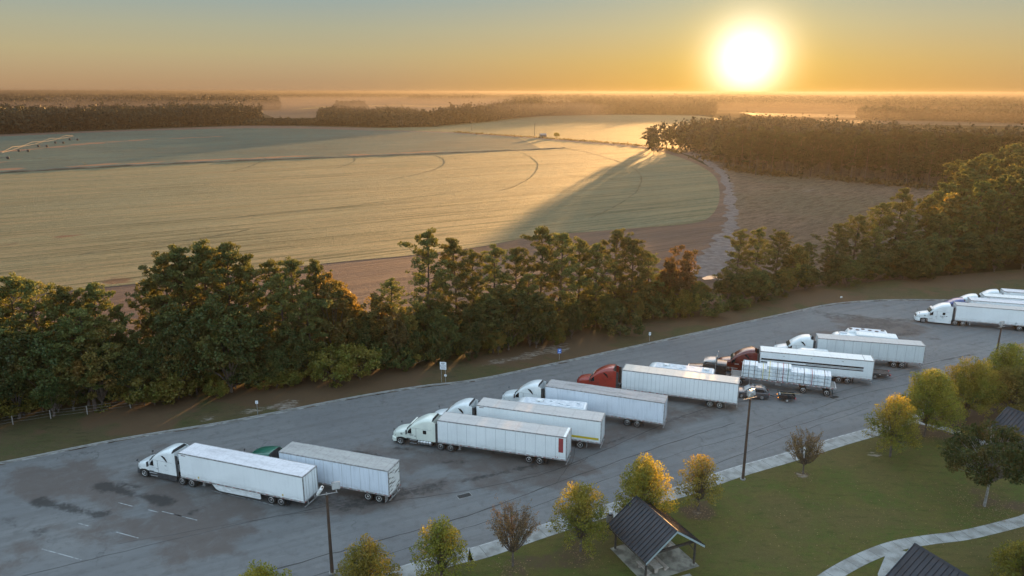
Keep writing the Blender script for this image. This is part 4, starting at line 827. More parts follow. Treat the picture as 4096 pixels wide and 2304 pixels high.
# -- motorhomes, vans, small trailers --
rvw = M('motorhome_fibreglass', (.68, .70, .70), .3, coat=.3, base2=(.66, .68, .69), scale=1.2)
rvroof = M('motorhome_roof', (.62, .65, .68), .5, base2=(.48, .51, .55), scale=2.5)
tan = M('tan_panel', (.4, .33, .24), .5)
def motorhome(loc, deg, L, label, top=3.3, W=1.25, units=((.2, 0), (.7, 0)), vents=(.35, .45, .55), stripe=tan, name='motorhome', cat='motorhome', group='motorhomes and vans between the trucks', vent_m=None, round_vent=False, tow=False):
    t = empty(name, loc, R(deg), label, cat, group); c = .25
    b = MB(); xs = [(0, W - .1, top - .12), (.1, W, top), (L - 1.0, W, top), (L - .45, W - .02, top - .15), (L - .12, W - .12, top - .55), (L, W - .2, top - 1.1)]
    b.loft([ring(x, hw, .5, z, c, .04) for x, hw, z in xs]); b.obj('body', rvw, t, smooth=True)
    MB().box(.3, L - 1.15, -W + .22, W - .22, top - .02, top + .05).obj('roof', rvroof, t, .02)
    b = MB()
    for x, y in units:
        x = x * L; MB().loft([ring(x - .45, .3, top + .03, top + .16, .08), ring(x - .35, .34, top + .03, top + .33, .1), ring(x + .3, .34, top + .03, top + .33, .1), ring(x + .5, .28, top + .03, top + .14, .08)]).obj('roof_air_conditioner', rvw, t, smooth=True)
    b = MB()
    for x, y in units: b.box(x * L - .47, x * L - .46, -.22, .22, top + .08, top + .12); b.box(x * L - .1, x * L + .2, .335, .345, top + .12, top + .18)
    if units: b.obj('grille', darkp, t)
    for i, x in enumerate(vents):
        y = (-.35, .4, .05, -.3, .35, .0)[i % 6]
        b = MB()
        if round_vent: b.lathe([(.001, top + .05), (.34, top + .05), (.3, top + .11), (.001, top + .13)], 14, 'z', (x * L, y, 0))
        else: b.box(x * L - .22, x * L + .22, y - .2, y + .2, top + .04, top + .15)
        b.obj('roof_vent', vent_m or rvroof, t, .02)
    for s in (-1, 1):
        b = MB()
        for x in (.25, .5, .75): b.box(x * L - .45, x * L + .45, s * (W + .0) - .01, s * W + .01, 1.6, 2.25)
        b.obj('side_window', glass, t, .005)
        MB().box(.3, L - .5, s * W - .006, s * W + .006, 1.0, 1.2).obj('stripe', stripe, t)
        xs = ((L * .28, False), (L * .82, False)) if not tow else ((L * .4, False), (L * .52, False))
        for x, du in xs: wheel(t, x, s * (W - .12), False, 'w')
    MB().panel([(L - .06, -W + .35, 1.7), (L - .06, W - .35, 1.7), (L - .42, W - .35, top - .5), (L - .42, -W + .35, top - .5)], (.1, 0, .05)).obj('windscreen', glass, t)
    MB().box(-.03, .02, -.8, .8, 1.7, 2.3).obj('rear_window', glass, t)
    MB().box(-.04, 0, -1.1, -.9, .9, 1.1).box(-.04, 0, .9, 1.1, .9, 1.1).obj('tail_light', redl, t)
    return t
def at_rear(px, py, deg, off=1.25):
    d = hd(deg); left = Vector((-d.y, d.x, 0)); return Vector((px, py, 0)) - left * off
motorhome(at_rear(9.5, 87.1, 167.5), 167.5, 9.4, 'long white motorhome with roof air conditioner and hatches between two white rigs', 3.4, units=((.66, 0),), vents=(.12, .25, .38, .5, .34))
motorhome(at_rear(29.2, 99.4, 161.5), 161.5, 9.6, 'white motorhome with two roof air conditioners behind the red truck\'s trailer', 3.4, units=((.72, 0), (.12, 0)), vents=(.45, .5))
motorhome(at_rear(64.0, 119.2, 163, .0), 163, 6.5, 'white camper trailer with many dark round roof vents at the back of the row', 3.3, W=1.15, units=(), vents=(.1, .26, .42, .58, .72, .88), vent_m=M('brown_vent', (.07, .045, .035), .6), round_vent=True, name='camper_trailer', cat='camper', tow=True)

def van(loc, deg, L, label, top, W=1.0, ac=False, name='van', paint=None):
    t = empty(name, loc, R(deg), label, 'van', 'motorhomes and vans between the trucks'); paint = paint or white
    st = [(0, W - .04, top - .1, .2), (.12, W, top, .25), (L - 2.3, W, top, .3), (L - 1.75, W - .03, top - .18, .3), (L - 1.25, W - .06, top - .75 if top > 2.5 else top - .5, .2), (L - .95, W - .08, 1.45, .15), (L - .35, W - .1, 1.15, .2), (L, W - .25, .9, .15)]
    b = MB(); b.loft([ring(x, hw, .38, z, r, .03) for x, hw, z, r in st]); b.obj('body', paint, t, smooth=True)
    za = st[4][2]
    MB().panel([(L - 1.02, -W + .2, 1.5), (L - 1.02, W - .2, 1.5), (L - 1.3, W - .24, za), (L - 1.3, -W + .24, za)], (.06, 0, .04)).obj('windscreen', wind, t)
    for s in (-1, 1):
        MB().panel([(L - 1.25, s * W - s * .05, 1.35), (L - 1.5, s * W - s * .05, 1.85), (L - 2.2, s * W - s * .01, 1.9), (L - 2.2, s * W - s * .01, 1.35)], (0, s * .03, 0)).obj('side_window', glass, t)
        for x in (1.1, L - .85): wheel(t, x, s * (W - .12), car=(TYc, RIMc), r=.36)
        MB().box(L - 1.35, L - 1.25, s * (W + .12) - .1, s * (W + .12) + .1, 1.35, 1.65).obj('mirror', darkp, t, .02)
    MB().box(-.02, .01, -W + .15, W - .15, 1.45, top - .3).obj('rear_window', glass, t)
    if ac:
        MB().loft([ring(L * .4, .25, top, top + .12, .06), ring(L * .44, .32, top, top + .24, .1), ring(L * .56, .32, top, top + .24, .1), ring(L * .6, .25, top, top + .12, .06)]).obj('roof_air_conditioner', rvroof, t, smooth=True)
        MB().box(L - 2.42, L - 2.36, -W + .1, W - .1, top + .005, top + .035).obj('roof_seal', darkp, t)
    return t
van(Vector((50.4, 110.4, 0)), 163.5, 6.1, 'high-roof white van between the striped trailer and the panel-seamed trailer', 3.0)
van(Vector((59.8, 118.9, 0)), 163.5, 6.2, 'white camper van with roof air conditioner in front of the white cargo trailer', 2.9, 1.05, True)
ct = empty('cargo_trailer', (64.6, 117.0, 0), R(161.5), 'short enclosed white cargo trailer behind the white camper van', 'trailer')
MB().box(0, 6.3, -1.25, 1.25, .65, 3.28).obj('body', side_w, ct, .06, seg=2)
MB().box(.1, 6.2, -1.15, 1.15, 3.27, 3.31).obj('roof', roof_w, ct)
MB().box(-.02, .0, -1.1, 1.1, .8, 3.1).obj('rear_door', side_w, ct); MB().box(.2, 6.2, -.9, .9, .5, .66).tube([(6.2, 0, .6), (7.2, 0, .6)], .06).obj('chassis', frame_m, ct)
for s in (-1, 1):
    for x in (2.2, 3.1): wheel(ct, x, s * 1.14, car=(TYc, RIMc), r=.36)
    MB().box(1.7, 3.6, s * 1.25 - .01, s * 1.25 + .03, .75, .85).obj('fender', darkp, ct)

rt = empty('equipment_trailer', (58.55, 106.75, 0), R(163.5), 'low empty dark equipment trailer behind the striped white trailer', 'trailer')
MB().box(0, 5.6, -1.0, 1.0, .68, .76).obj('deck', M('dark_deck', (.045, .035, .03), .8, base2=(.09, .07, .06), scale=3), rt)
b = MB()
for s in (-1, 1): b.box(0, 5.6, s * 1.02 - .04, s * 1.02 + .04, .6, .85)
for k in range(7): b.box(k * .9, k * .9 + .06, -1, 1, .76, .79)
b.tube([(5.5, -.9, .65), (6.9, 0, .6)], .05).tube([(5.5, .9, .65), (6.9, 0, .6)], .05); b.obj('frame', frame_m, rt)
b = MB()
for k in range(5): b.box(.3 + k * 1.1, .5 + k * 1.1, 1.062, 1.068, .68, .76)
b.obj('reflective_tape', whitetape, rt); MB().box(-.03, 0, .75, 1.0, .65, .8).box(-.03, 0, -1.0, -.75, .65, .8).obj('tail_light', redlit, rt)
for s in (-1, 1):
    for x in (2.2, 3.1): wheel(rt, x, s * 1.2, car=(TYc, RIMc), r=.36)

# -- grey suv --
cdg = 167.0; cdv = hd(cdg); cl = Vector((-cdv.y, cdv.x, 0)); CP = Vector((36.0, 98.1, 0)) - cl * .85 - cdv * .95
car = empty('suv_car', CP, R(cdg), 'dark grey SUV with sky reflecting in its windscreen, towing a small black trailer', 'car')
grey = M('grey_metallic_paint', (.085, .08, .085), .3, .5, coat=.8)
b = MB(); b.loft([ring(x, hw, .32, z, r, .02) for x, hw, z, r in [(0, .82, .85, .15), (.12, .92, 1.05, .15), (.6, .95, 1.1, .12), (3.5, .95, 1.05, .12), (4.2, .92, .95, .2), (4.6, .82, .8, .2), (4.72, .65, .65, .1)]]); b.obj('body', grey, car, smooth=True)
b = MB(); b.loft([ring(x, hw, .95, z, r, .02) for x, hw, z, r in [(.1, .82, 1.1, .1), (.5, .8, 1.58, .2), (.8, .76, 1.68, .2), (2.3, .76, 1.7, .2), (2.6, .77, 1.62, .2), (3.45, .86, 1.08, .1)]]); b.obj('cabin', grey, car, smooth=True)
MB().panel([(3.3, -.74, 1.15), (3.3, .74, 1.15), (2.65, .64, 1.6), (2.65, -.64, 1.6)], (.05, 0, .06)).obj('windscreen', M('windscreen_sky_tint', (.35, .4, .42), .06, spec=1.), car)  # sky reflection is put into the glass as a pale base colour
MB().panel([(.14, -.66, 1.15), (.14, .66, 1.15), (.44, .6, 1.55), (.44, -.6, 1.55)], (-.06, 0, .03)).obj('rear_window', glass, car)
for s in (-1, 1):
    MB().panel([(3.0, s * .84, 1.14), (2.6, s * .79, 1.5), (1.75, s * .79, 1.54), (1.75, s * .84, 1.14)], (0, s * .025, 0)).panel([(1.68, s * .84, 1.14), (1.68, s * .79, 1.54), (.85, s * .79, 1.5), (.62, s * .84, 1.2), (.75, s * .84, 1.14)], (0, s * .025, 0)).obj('side_window', glass, car)
    MB().box(.9, 2.3, s * .68 - .02, s * .68 + .02, 1.70, 1.76).obj('roof_rail', alu, car)
    for x in (.95, 3.79): wheel(car, x, s * .84, car=(TYc, RIMc), r=.36)
    MB().box(-.03, .05, s * .78 - .1, s * .78 + .1, .8, 1.05).obj('tail_light', redl, car, .01)
    MB().box(4.5, 4.62, s * .65 - .15, s * .65 + .15, .62, .74).obj('headlight', wind, car, .01)
    MB().box(2.7, 2.85, s * 1.0 - .09, s * 1.0 + .09, 1.05, 1.18).obj('mirror', grey, car, .02)
MB().box(1.0, 2.1, -.5, .5, 1.705, 1.722).obj('sunroof', glass, car)
UP = Vector((39.33, 97.3, 0)) - cl * .75 - cdv * 1.1
ut = empty('utility_trailer', UP, R(cdg), 'small black utility trailer piled with gear behind the grey SUV', 'trailer')
b = MB().box(0, 2.3, -.68, .68, .5, .56)
for s in (-1, 1): b.box(0, 2.3, s * .7 - .03, s * .7 + .03, .5, 1.0)
b.box(0, .05, -.7, .7, .5, 1.0).box(2.25, 2.3, -.7, .7, .5, 1.25).tube([(2.2, -.6, .5), (3.4, 0, .48)], .04).tube([(2.2, .6, .5), (3.4, 0, .48)], .04); b.obj('tub', blackp, ut, .01)
for s in (-1, 1):
    wheel(ut, 1.1, s * .82, car=(TYs, RIMs), r=.28)
    MB().box(-.03, .0, s * .62 - .06, s * .62 + .06, .55, .68).obj('tail_light', redlit, ut)
    MB().box(2.3, 2.34, s * .62 - .05, s * .62 + .05, .5, .6).obj('marker_light', amberlit, ut)
rg = random.Random(9)
tp = tag(MB().loft([ring(.0, .35, 0, .08, .05), ring(.2, .5, 0, .34, .15), ring(.8, .6, 0, .55, .2), ring(1.2, .5, 0, .3, .1), ring(1.6, .55, 0, .45, .15), ring(1.9, .4, 0, .1, .05)]).obj('tarp_load', M('dark_tarp', (.014, .013, .013), .9, bump=.05, bscale=4), None, smooth=True), 'dark tarpaulin bundle heaped in the small black utility trailer', 'tarp')
tp.location = UP + cdv * .2 + Vector((0, 0, .57)); tp.rotation_euler = (0, 0, R(cdg))
jg = tag(MB().lathe([(.001, 0), (.17, .0), (.2, .08), (.2, .42), (.12, .52), (.06, .58), (.001, .6)], 14, 'z').obj('gas_cylinder', M('pale_cylinder', (.6, .68, .72), .4), None, smooth=True), 'pale gas cylinder standing at the front of the small black utility trailer', 'gas cylinder')
jg.location = UP + cdv * 2.12 + Vector((0, 0, .57))
bp = tag(MB().tube([(0, 0, 0), (3.1, .3, .05)], .035, 6).obj('wooden_pole', M('pole_wood', (.4, .3, .18), .7), None), 'long thin wooden pole lying across the utility trailer load', 'pole')
bp.location = UP - cdv * .7 + Vector((0, 0, 1.1)); bp.rotation_euler = (0, 0, R(cdg))
# ------------------------------------------------------------------ lamp posts, signs, bins, fence
rustpole = M('weathered_brown_pole', (.075, .045, .030), .7, base2=(.045, .03, .022), scale=1.5)
lampw = M('lamp_housing', (.62, .63, .63), .45, base2=(.4, .4, .38), scale=6)
def lamp_post(px, py, h, rz, label, heads):
    t = empty('lamp_post', (px, py, .1), rz, label, 'lamp post', 'tall lamp posts around the truck lot')
    MB().tube([(0, 0, 0), (0, 0, h)], [.17, .11], 12).obj('pole', rustpole, t, smooth=True)
    MB().lathe([(.001, 0), (.3, 0), (.3, .12), (.001, .14)], 14, 'z').obj('base', conc, t)
    b = MB().tube([(-.95, 0, h + .1), (.95, 0, h + .1)], .035, 6).tube([(0, 0, h - .1), (0, 0, h + .25)], .05, 6)
    b.obj('crossarm', alur, t)
    for x, tilt, kind in heads:
        hd_ = empty('lamp_head', (x, 0, h + .15)); hd_.parent = t; hd_.rotation_euler = tilt
        MB().box(-.05, .05, -.05, .05, 0, .25).box(-.36, .36, -.13, .13, .22, .90).obj('housing', lampw if kind else alur, hd_, .04)
        MB().box(-.3, .3, .13, .145, .3, .82).obj('lens', M('lens_grey', (.35, .36, .36), .2), hd_)
        if kind: MB().lathe([(.001, 0), (.07, 0), (.07, .1), (.001, .1)], 10, 'z', (0, 0, .9)).obj('photocell', blackp, hd_)
lamp_post(-16.4, 58.4, ray_height(827, 1246, -16.4, 58.4) - .1, R(20), 'lamp post with two floodlight heads beside the streaked blue trailer', [(-.85, (R(35), 0, R(70)), True), (.85, (R(15), 0, R(180)), False)])
lamp_post(26.39, 75.42, ray_height(1887, 1003, 26.39, 75.42) - .1, R(25), 'lamp post standing on the lawn edge in front of the grey SUV', [(-.3, (R(20), R(15), R(60)), False), (.35, (R(12), 0, R(180)), False), (.0, (R(-15), 0, R(120)), False)])
lamp_post(79.9, 114.3, ray_height(2521, 822, 79.9, 114.3) - .1, R(25), 'lamp post rising behind the green trees at the right edge', [(-.3, (R(10), R(10), R(60)), False), (.3, (R(10), 0, R(180)), False)])

galv = M('galvanised_post', (.30, .30, .29), .5, .4, base2=(.2, .19, .17), scale=4)
signw = M('sign_white', (.74, .76, .78), .4); signb = M('sign_blue', (.03, .14, .50), .4); ink = M('sign_ink', (.05, .06, .12), .5)
def sign(px, py, vtop, w_, h_, label, face, kind='text', posts=(0,)):
    top_ = ray_height(0, vtop, px, py) - .1
    t = empty('road_sign', (px, py, .1), R(-8) if kind == 'text' else R(10), label, 'sign')
    for x in posts: MB().box(x - .04, x + .04, 0, .05, 0, top_ - .1).obj('post', galv, t)
    MB().panel([(x, -.03, z) for x, z in rrect(0, top_ - h_ / 2, w_ / 2, h_ / 2, .05)], (0, .025, 0)).obj('panel', face, t)
    b = MB()
    if kind == 'text':
        rl_ = random.Random(2)
        for r_ in range(9):
            z = top_ - .16 - r_ * (h_ - .25) / 9; hw_ = (.25, .3, .2, .42, .46, .44, .46, .3, .4)[r_] * w_; x = -hw_
            while x < hw_: L_ = rl_.uniform(.05, .14); b.box(x, min(hw_, x + L_), -.036, -.031, z - (.035 if r_ in (0, 1, 8) else .02), z + (.035 if r_ in (0, 1, 8) else .02)); x += L_ + .035
    elif kind == 'blue':
        b.box(-.12, .16, -.036, -.031, top_ - .28, top_ - .18).box(-.2, .2, -.036, -.031, top_ - h_ + .1, top_ - h_ + .16).box(-.05, .12, -.036, -.031, top_ - .4, top_ - .3)
    else:
        b.box(-.1, .1, -.036, -.031, top_ - .2, top_ - .14).box(-.12, .12, -.036, -.031, top_ - .32, top_ - .28).box(-.08, .08, -.036, -.031, top_ - h_ + .08, top_ - h_ + .12)
    b.obj('lettering', signw if kind == 'blue' else ink, t); return t
s1_ = sign(-10.33, 104.28, 911, .98, 1.2, 'large white notice board of small text on two posts, beside the drive', signw, 'text', (-.3, .33))
ps = empty('plaque', (-9.98, 104.1, ray_height(0, 942, -10.3, 104.2) - .1), R(-8), 'small white rounded plaque below the large notice board', 'sign')
MB().panel([(x, -.1, z) for x, z in rrect(0, 0, .18, .16, .08)], (0, .03, 0)).obj('panel', signw, ps); MB().box(-.1, .08, -.108, -.102, -.02, .01).box(-.08, .1, -.108, -.102, .04, .06).obj('lettering', ink, ps)
sign(7.86, 114.06, 877, .62, .80, 'small blue sign on a thin post by the belt of trees', signb, 'blue')
sign(24.43, 123.47, 835, .38, .58, 'small white sign on a thin post, behind the red truck', signw, 'small')
sign(-34.6, 92.49, 1009, .36, .44, 'small white sign with a dark mark on a post, nearest to the left edge', signw, 'small')
sign(70.8, 152.16, 744, .45, .62, 'tiny white sign on the grass behind the farthest camper', signw, 'small')
# litter bin
bn = empty('litter_bin', (10.1, 66.75, .13), 0, 'round grey stone litter bin with domed lid, at the shelter path', 'litter bin')
aggr = M('exposed_aggregate', (.20, .18, .15), .9, base2=(.09, .08, .07), scale=30, lo=.4, hi=.6)
MB().lathe([(.001, 0), (.33, 0), (.36, .08), (.36, .78), (.33, .84), (.28, .84), (.001, .82)], 22, 'z').obj('body', aggr, bn, smooth=True)
MB().lathe([(.27, .84), (.27, 1.02), (.001, 1.02)], 22, 'z').obj('opening_ring', darkp, bn, smooth=True)
MB().lathe([(.29, 1.02), (.28, 1.10), (.18, 1.19), (.001, 1.22)], 22, 'z').obj('lid', M('bin_lid', (.38, .39, .40), .3, .3), bn, smooth=True)
# fence at the foot of the belt
postm = M('weathered_post', (.24, .22, .20), .85)
fn = empty('wire_fence', (0, 0, 0), 0, 'thin wire fence with weathered white posts at the foot of the tree belt', 'fence')
fl = [tuple(G(*q, .1)[:2]) for q in [(-200, 1112), (-80, 1090), (35, 1070), (130, 1055), (222, 1044), (330, 1028), (430, 1014)]]
for p in fl: MB().box(p[0] - .05, p[0] + .05, p[1] - .05, p[1] + .05, 0, 1.35).obj('post', postm, fn)
b = MB()
for z in (.5, .9, 1.3):
    for p, q in zip(fl[:-1], fl[1:]): b.tube([(p[0], p[1], z), ((p[0] + q[0]) / 2, (p[1] + q[1]) / 2, z - .06), (q[0], q[1], z)], .012, 4)
b.obj('wire', galv, fn)
lg = tag(MB().tube([(0, 0, 0), (1.8, .3, .45), (3.8, .7, 1.25)], [.09, .07, .04], 6).obj('fallen_branch', M('bleached_branch', (.26, .20, .15), .9), None), 'pale fallen branch leaning out of the tree belt behind the notice board', 'branch')
lg.location = tuple(G(1040, 916, .1)); lg.rotation_euler = (0, 0, R(10))

# ------------------------------------------------------------------ picnic shelters
metalroof = M('dark_standing_seam_roof', (.034, .033, .039), .45, .2, base2=(.022, .021, .024), scale=.7, lo=.35, hi=.7)
seamr = M('roof_seam_metal', (.016, .016, .02), .45, .2)
fascia = M('pale_fascia', (.28, .34, .35), .6); timber = M('dark_timber', (.055, .045, .038), .75, base2=(.035, .03, .025), scale=3); padm = M('worn_slab', (.26, .245, .20), .85, base2=(.12, .11, .09), scale=.9, lo=.4, hi=.65, detail=8, bump=.004)
paleC = M('pale_concrete_bench', (.40, .34, .29), .85, base2=(.3, .26, .22), scale=3)
def shelter(cx, cy, label, n_='first'):
    ANG = R(114.6 - 90)                       # local +y runs along the ridge, away from the camera
    t = empty('picnic_shelter', (cx, cy, .12), ANG, label, 'shelter', 'picnic shelters on the lawn')
    hw, hl, ze, zr, ov = 3.24, 3.29, 2.36, 4.72, .0
    MB().box(-3.05, 3.05, -3.0, 2.8, -.1, .03).obj('slab', padm, t, .01)
    for s in (-1, 1):
        th = .09; d = Vector((s * hw, 0, ze - zr)); nn = Vector((s * (zr - ze), 0, hw)).normalized()
        b = MB(); b.panel([(0, -hl, zr), (s * hw, -hl, ze), (s * hw, hl, ze), (0, hl, zr)], tuple(nn * -th)); b.obj('roof_slope', metalroof, t)
        b = MB(); k = -hl + .03
        while k <= hl:
            b.panel([(s * .08, k - .018, zr - .058), (s * hw, k - .018, ze), (s * hw, k + .018, ze), (s * .08, k + .018, zr - .058)], tuple(nn * .055)); k += .46
        b.obj('roof_seam', seamr, t)
        for e in (-hl, hl): MB().panel([(s * 0, e - .02, zr - .02), (s * hw, e - .02, ze - .03), (s * hw, e - .02, ze - .25), (s * 0, e - .02, zr - .24)], (0, .045, 0)).obj('gable_board', fascia, t)
        MB().box(min(s * hw, s * (hw + .03)), max(s * hw, s * (hw + .03)), -hl, hl, ze - .17, ze - .02).obj('eaves_board', timber, t)
    MB().panel([(-.2, -hl, zr - .10), (0, -hl, zr + .04), (.2, -hl, zr - .10)], (0, 2 * hl, 0)).obj('ridge_cap', seamr, t)
    for x in (-2.7, 2.7):
        for y in (-2.6, 2.45):
            p = empty('post', (x, y, .03)); p.parent = t
            MB().tube([(0, 0, 0), (0, 0, 2.5)], .11, 10).obj('shaft', timber, p); MB().lathe([(.001, 0), (.3, 0), (.28, .08), (.15, .12), (.001, .12)], 12, 'z').obj('footing', padm, p)
    b = MB()
    for y in (-2.6, 2.45): b.box(-2.75, 2.75, y - .07, y + .07, 2.42, 2.66)
    for x in (-2.7, 2.7): b.box(x - .07, x + .07, -2.9, 2.9, 2.48, 2.62)
    b.tube([(-2.7, -2.6, 1.5), (-1.9, -2.6, 2.5)], .05).tube([(2.7, -2.6, 1.5), (1.9, -2.6, 2.5)], .05); b.obj('beam', timber, t)
    return t, ANG
sh, SA = shelter(13.5, 60.95, 'open picnic shelter with dark seamed gable roof, nearest to the litter bin')
shelter(36.5, 53.2, 'picnic shelter whose roof ridge rises from the bottom edge, below the curved footpath')
shelter(63.4, 82.1, 'picnic shelter half hidden behind the dark green lawn tree at the right edge')
def picnic(lx, ly, label):
    c_, s_ = math.cos(SA), math.sin(SA); t = empty('picnic_table', (13.5 + lx * c_ - ly * s_, 60.95 + lx * s_ + ly * c_, .15), SA, label, 'picnic table', 'concrete picnic tables under the shelter')
    MB().box(-.42, .42, -1.05, 1.05, .68, .76).obj('table_top', paleC, t, .02)
    for y in (-.6, .6): MB().box(-.18, .18, y - .08, y + .08, 0, .68).obj('leg', paleC, t, .01)
    for x in (-.95, .95):
        bx_ = MB().box(x - .17, x + .17, -1.0, 1.0, .40, .47).obj('bench_seat', paleC, t, .02)
        for y in (-.65, .65): MB().box(x - .13, x + .13, y - .07, y + .07, 0, .40).obj('bench_leg', paleC, t, .01)
picnic(-1.2, -1.55, 'pale concrete picnic table and benches at the front of the shelter'); picnic(1.2, 1.2, 'pale concrete picnic table deep under the shelter roof')

# ------------------------------------------------------------------ foliage
def leafmat(name, c1, c2, c3=None, trans=.3, scale=.5, var=.35, objs=.25):
    m, n = newmat(name); co = n.n('ShaderNodeTexCoord').outputs['Object']; oi = n.n('ShaderNodeObjectInfo')
    a = n.noise(co, scale, 4, .6); pr = n.n('ShaderNodeNewGeometry').outputs['Random Per Island']
    c = n.mix(n.fac(a, .38, .62), c1, c2)
    if c3: c = n.mix(n.fac(n.noise(n.map(co, 0, (1, 1, 1), (7, 3, 5)), scale * .6, 3), .52, .68), c, c3)
    k = n.m('MULTIPLY_ADD', n.m('POWER', pr, 1.3), var * 2, 1 - var * .9); k = n.m('MULTIPLY', k, n.m('MULTIPLY_ADD', oi.outputs['Random'], objs * 2, 1 - objs))
    c = n.mix(1., c, n.n('ShaderNodeCombineColor', {0: k, 1: k, 2: k}).outputs[0], 'MULTIPLY')
    hs = n.n('ShaderNodeHueSaturation', {'Hue': n.m('MULTIPLY_ADD', oi.outputs['Random'], .03, .485), 'Color': c}).outputs[0]
    d = n.n('ShaderNodeBsdfDiffuse', {0: hs}); t = n.n('ShaderNodeBsdfTranslucent', {0: n.mix(1., hs, (1.25, 1.1, .6), 'MULTIPLY')})
    g = n.n('ShaderNodeBsdfGlossy', {0: (.5, .5, .5, 1), 'Roughness': .5})
    mx = n.n('ShaderNodeMixShader', {0: trans, 1: d.outputs[0], 2: t.outputs[0]}); mx = n.n('ShaderNodeMixShader', {0: .03, 1: mx.outputs[0], 2: g.outputs[0]})
    n.n('ShaderNodeOutputMaterial', {0: mx.outputs[0]}); return m
bark = M('bark', (.075, .055, .042), .9, base2=(.12, .10, .085), scale=2.5); barkp = M('pine_bark', (.085, .055, .040), .9, base2=(.045, .032, .026), scale=3); barkg = M('pale_bark', (.24, .235, .22), .85, base2=(.12, .11, .10), scale=3)
pine_l = leafmat('pine_needles', (0.065, 0.086, 0.028), (0.114, 0.118, 0.034), (0.162, 0.133, 0.042), .25, .35)
oak_l = leafmat('dark_oak_leaves', (0.042, 0.063, 0.020), (0.076, 0.088, 0.025), (0.133, 0.110, 0.028), .3, .4)
olive_l = leafmat('olive_autumn_leaves', (0.096, 0.098, 0.027), (0.154, 0.115, 0.032), (0.219, 0.127, 0.035), .4, .4)
rust_l = leafmat('russet_leaves', (.080, .062, .024), (.105, .066, .026), (.07, .072, .026), .4, .4)
shrub_l = leafmat('yellowing_shrub_leaves', (0.115, 0.127, 0.025), (0.196, 0.161, 0.034), (0.069, 0.081, 0.023), .45, .5)
lime_l = leafmat('yellow_green_leaves', (.17, .18, .030), (.26, .22, .040), (.12, .15, .03), .45, .45, .3, .08)
gold_l = leafmat('golden_leaves', (.21, .18, .035), (.26, .19, .04), (.16, .16, .03), .3, .45, .3, .05)
brown_l = leafmat('thin_brown_leaves', (.14, .095, .055), (.20, .115, .05), (.10, .085, .045), .35, .5, .3, .05)
dkg_l = leafmat('deep_green_leaves', (.028, .048, .014), (.050, .065, .018), (.10, .085, .025), .3, .5, .3, .05)
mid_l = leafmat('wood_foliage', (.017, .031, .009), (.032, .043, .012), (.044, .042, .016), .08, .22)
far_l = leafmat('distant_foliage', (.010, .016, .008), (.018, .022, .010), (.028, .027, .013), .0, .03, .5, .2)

def quads(C, size, asp, rs, up=0., dirs=None):
    """one leaf-tuft quad at each centre"""
    n = len(C); a = rs.normal(size=(n, 3)); a[:, 2] += up
    if dirs is not None: a = a * .55 + dirs
    a /= np.linalg.norm(a, axis=1)[:, None]; b = np.cross(a, rs.normal(size=(n, 3))); b /= np.linalg.norm(b, axis=1)[:, None]
    s = size * rs.uniform(.6, 1.35, (n, 1)); a = a * s; b = b * s * asp
    return np.stack([C - a - b * .7, C + a * .1 - b * 1.0, C + a + b * .1, C - a * .1 + b], 1)
def quad_mesh(name, Q, mat, extra=None):
    V = Q.reshape(-1, 3); nq = len(Q); me = bpy.data.meshes.new(name)
    me.vertices.add(len(V)); me.vertices.foreach_set('co', V.astype(np.float32).ravel()); me.loops.add(nq * 4); me.loops.foreach_set('vertex_index', np.arange(nq * 4, dtype=np.int32))
    me.polygons.add(nq); me.polygons.foreach_set('loop_start', np.arange(0, nq * 4, 4, dtype=np.int32)); me.polygons.foreach_set('loop_total', np.full(nq, 4, np.int32))
    me.materials.append(mat); me.update(calc_edges=True); return me

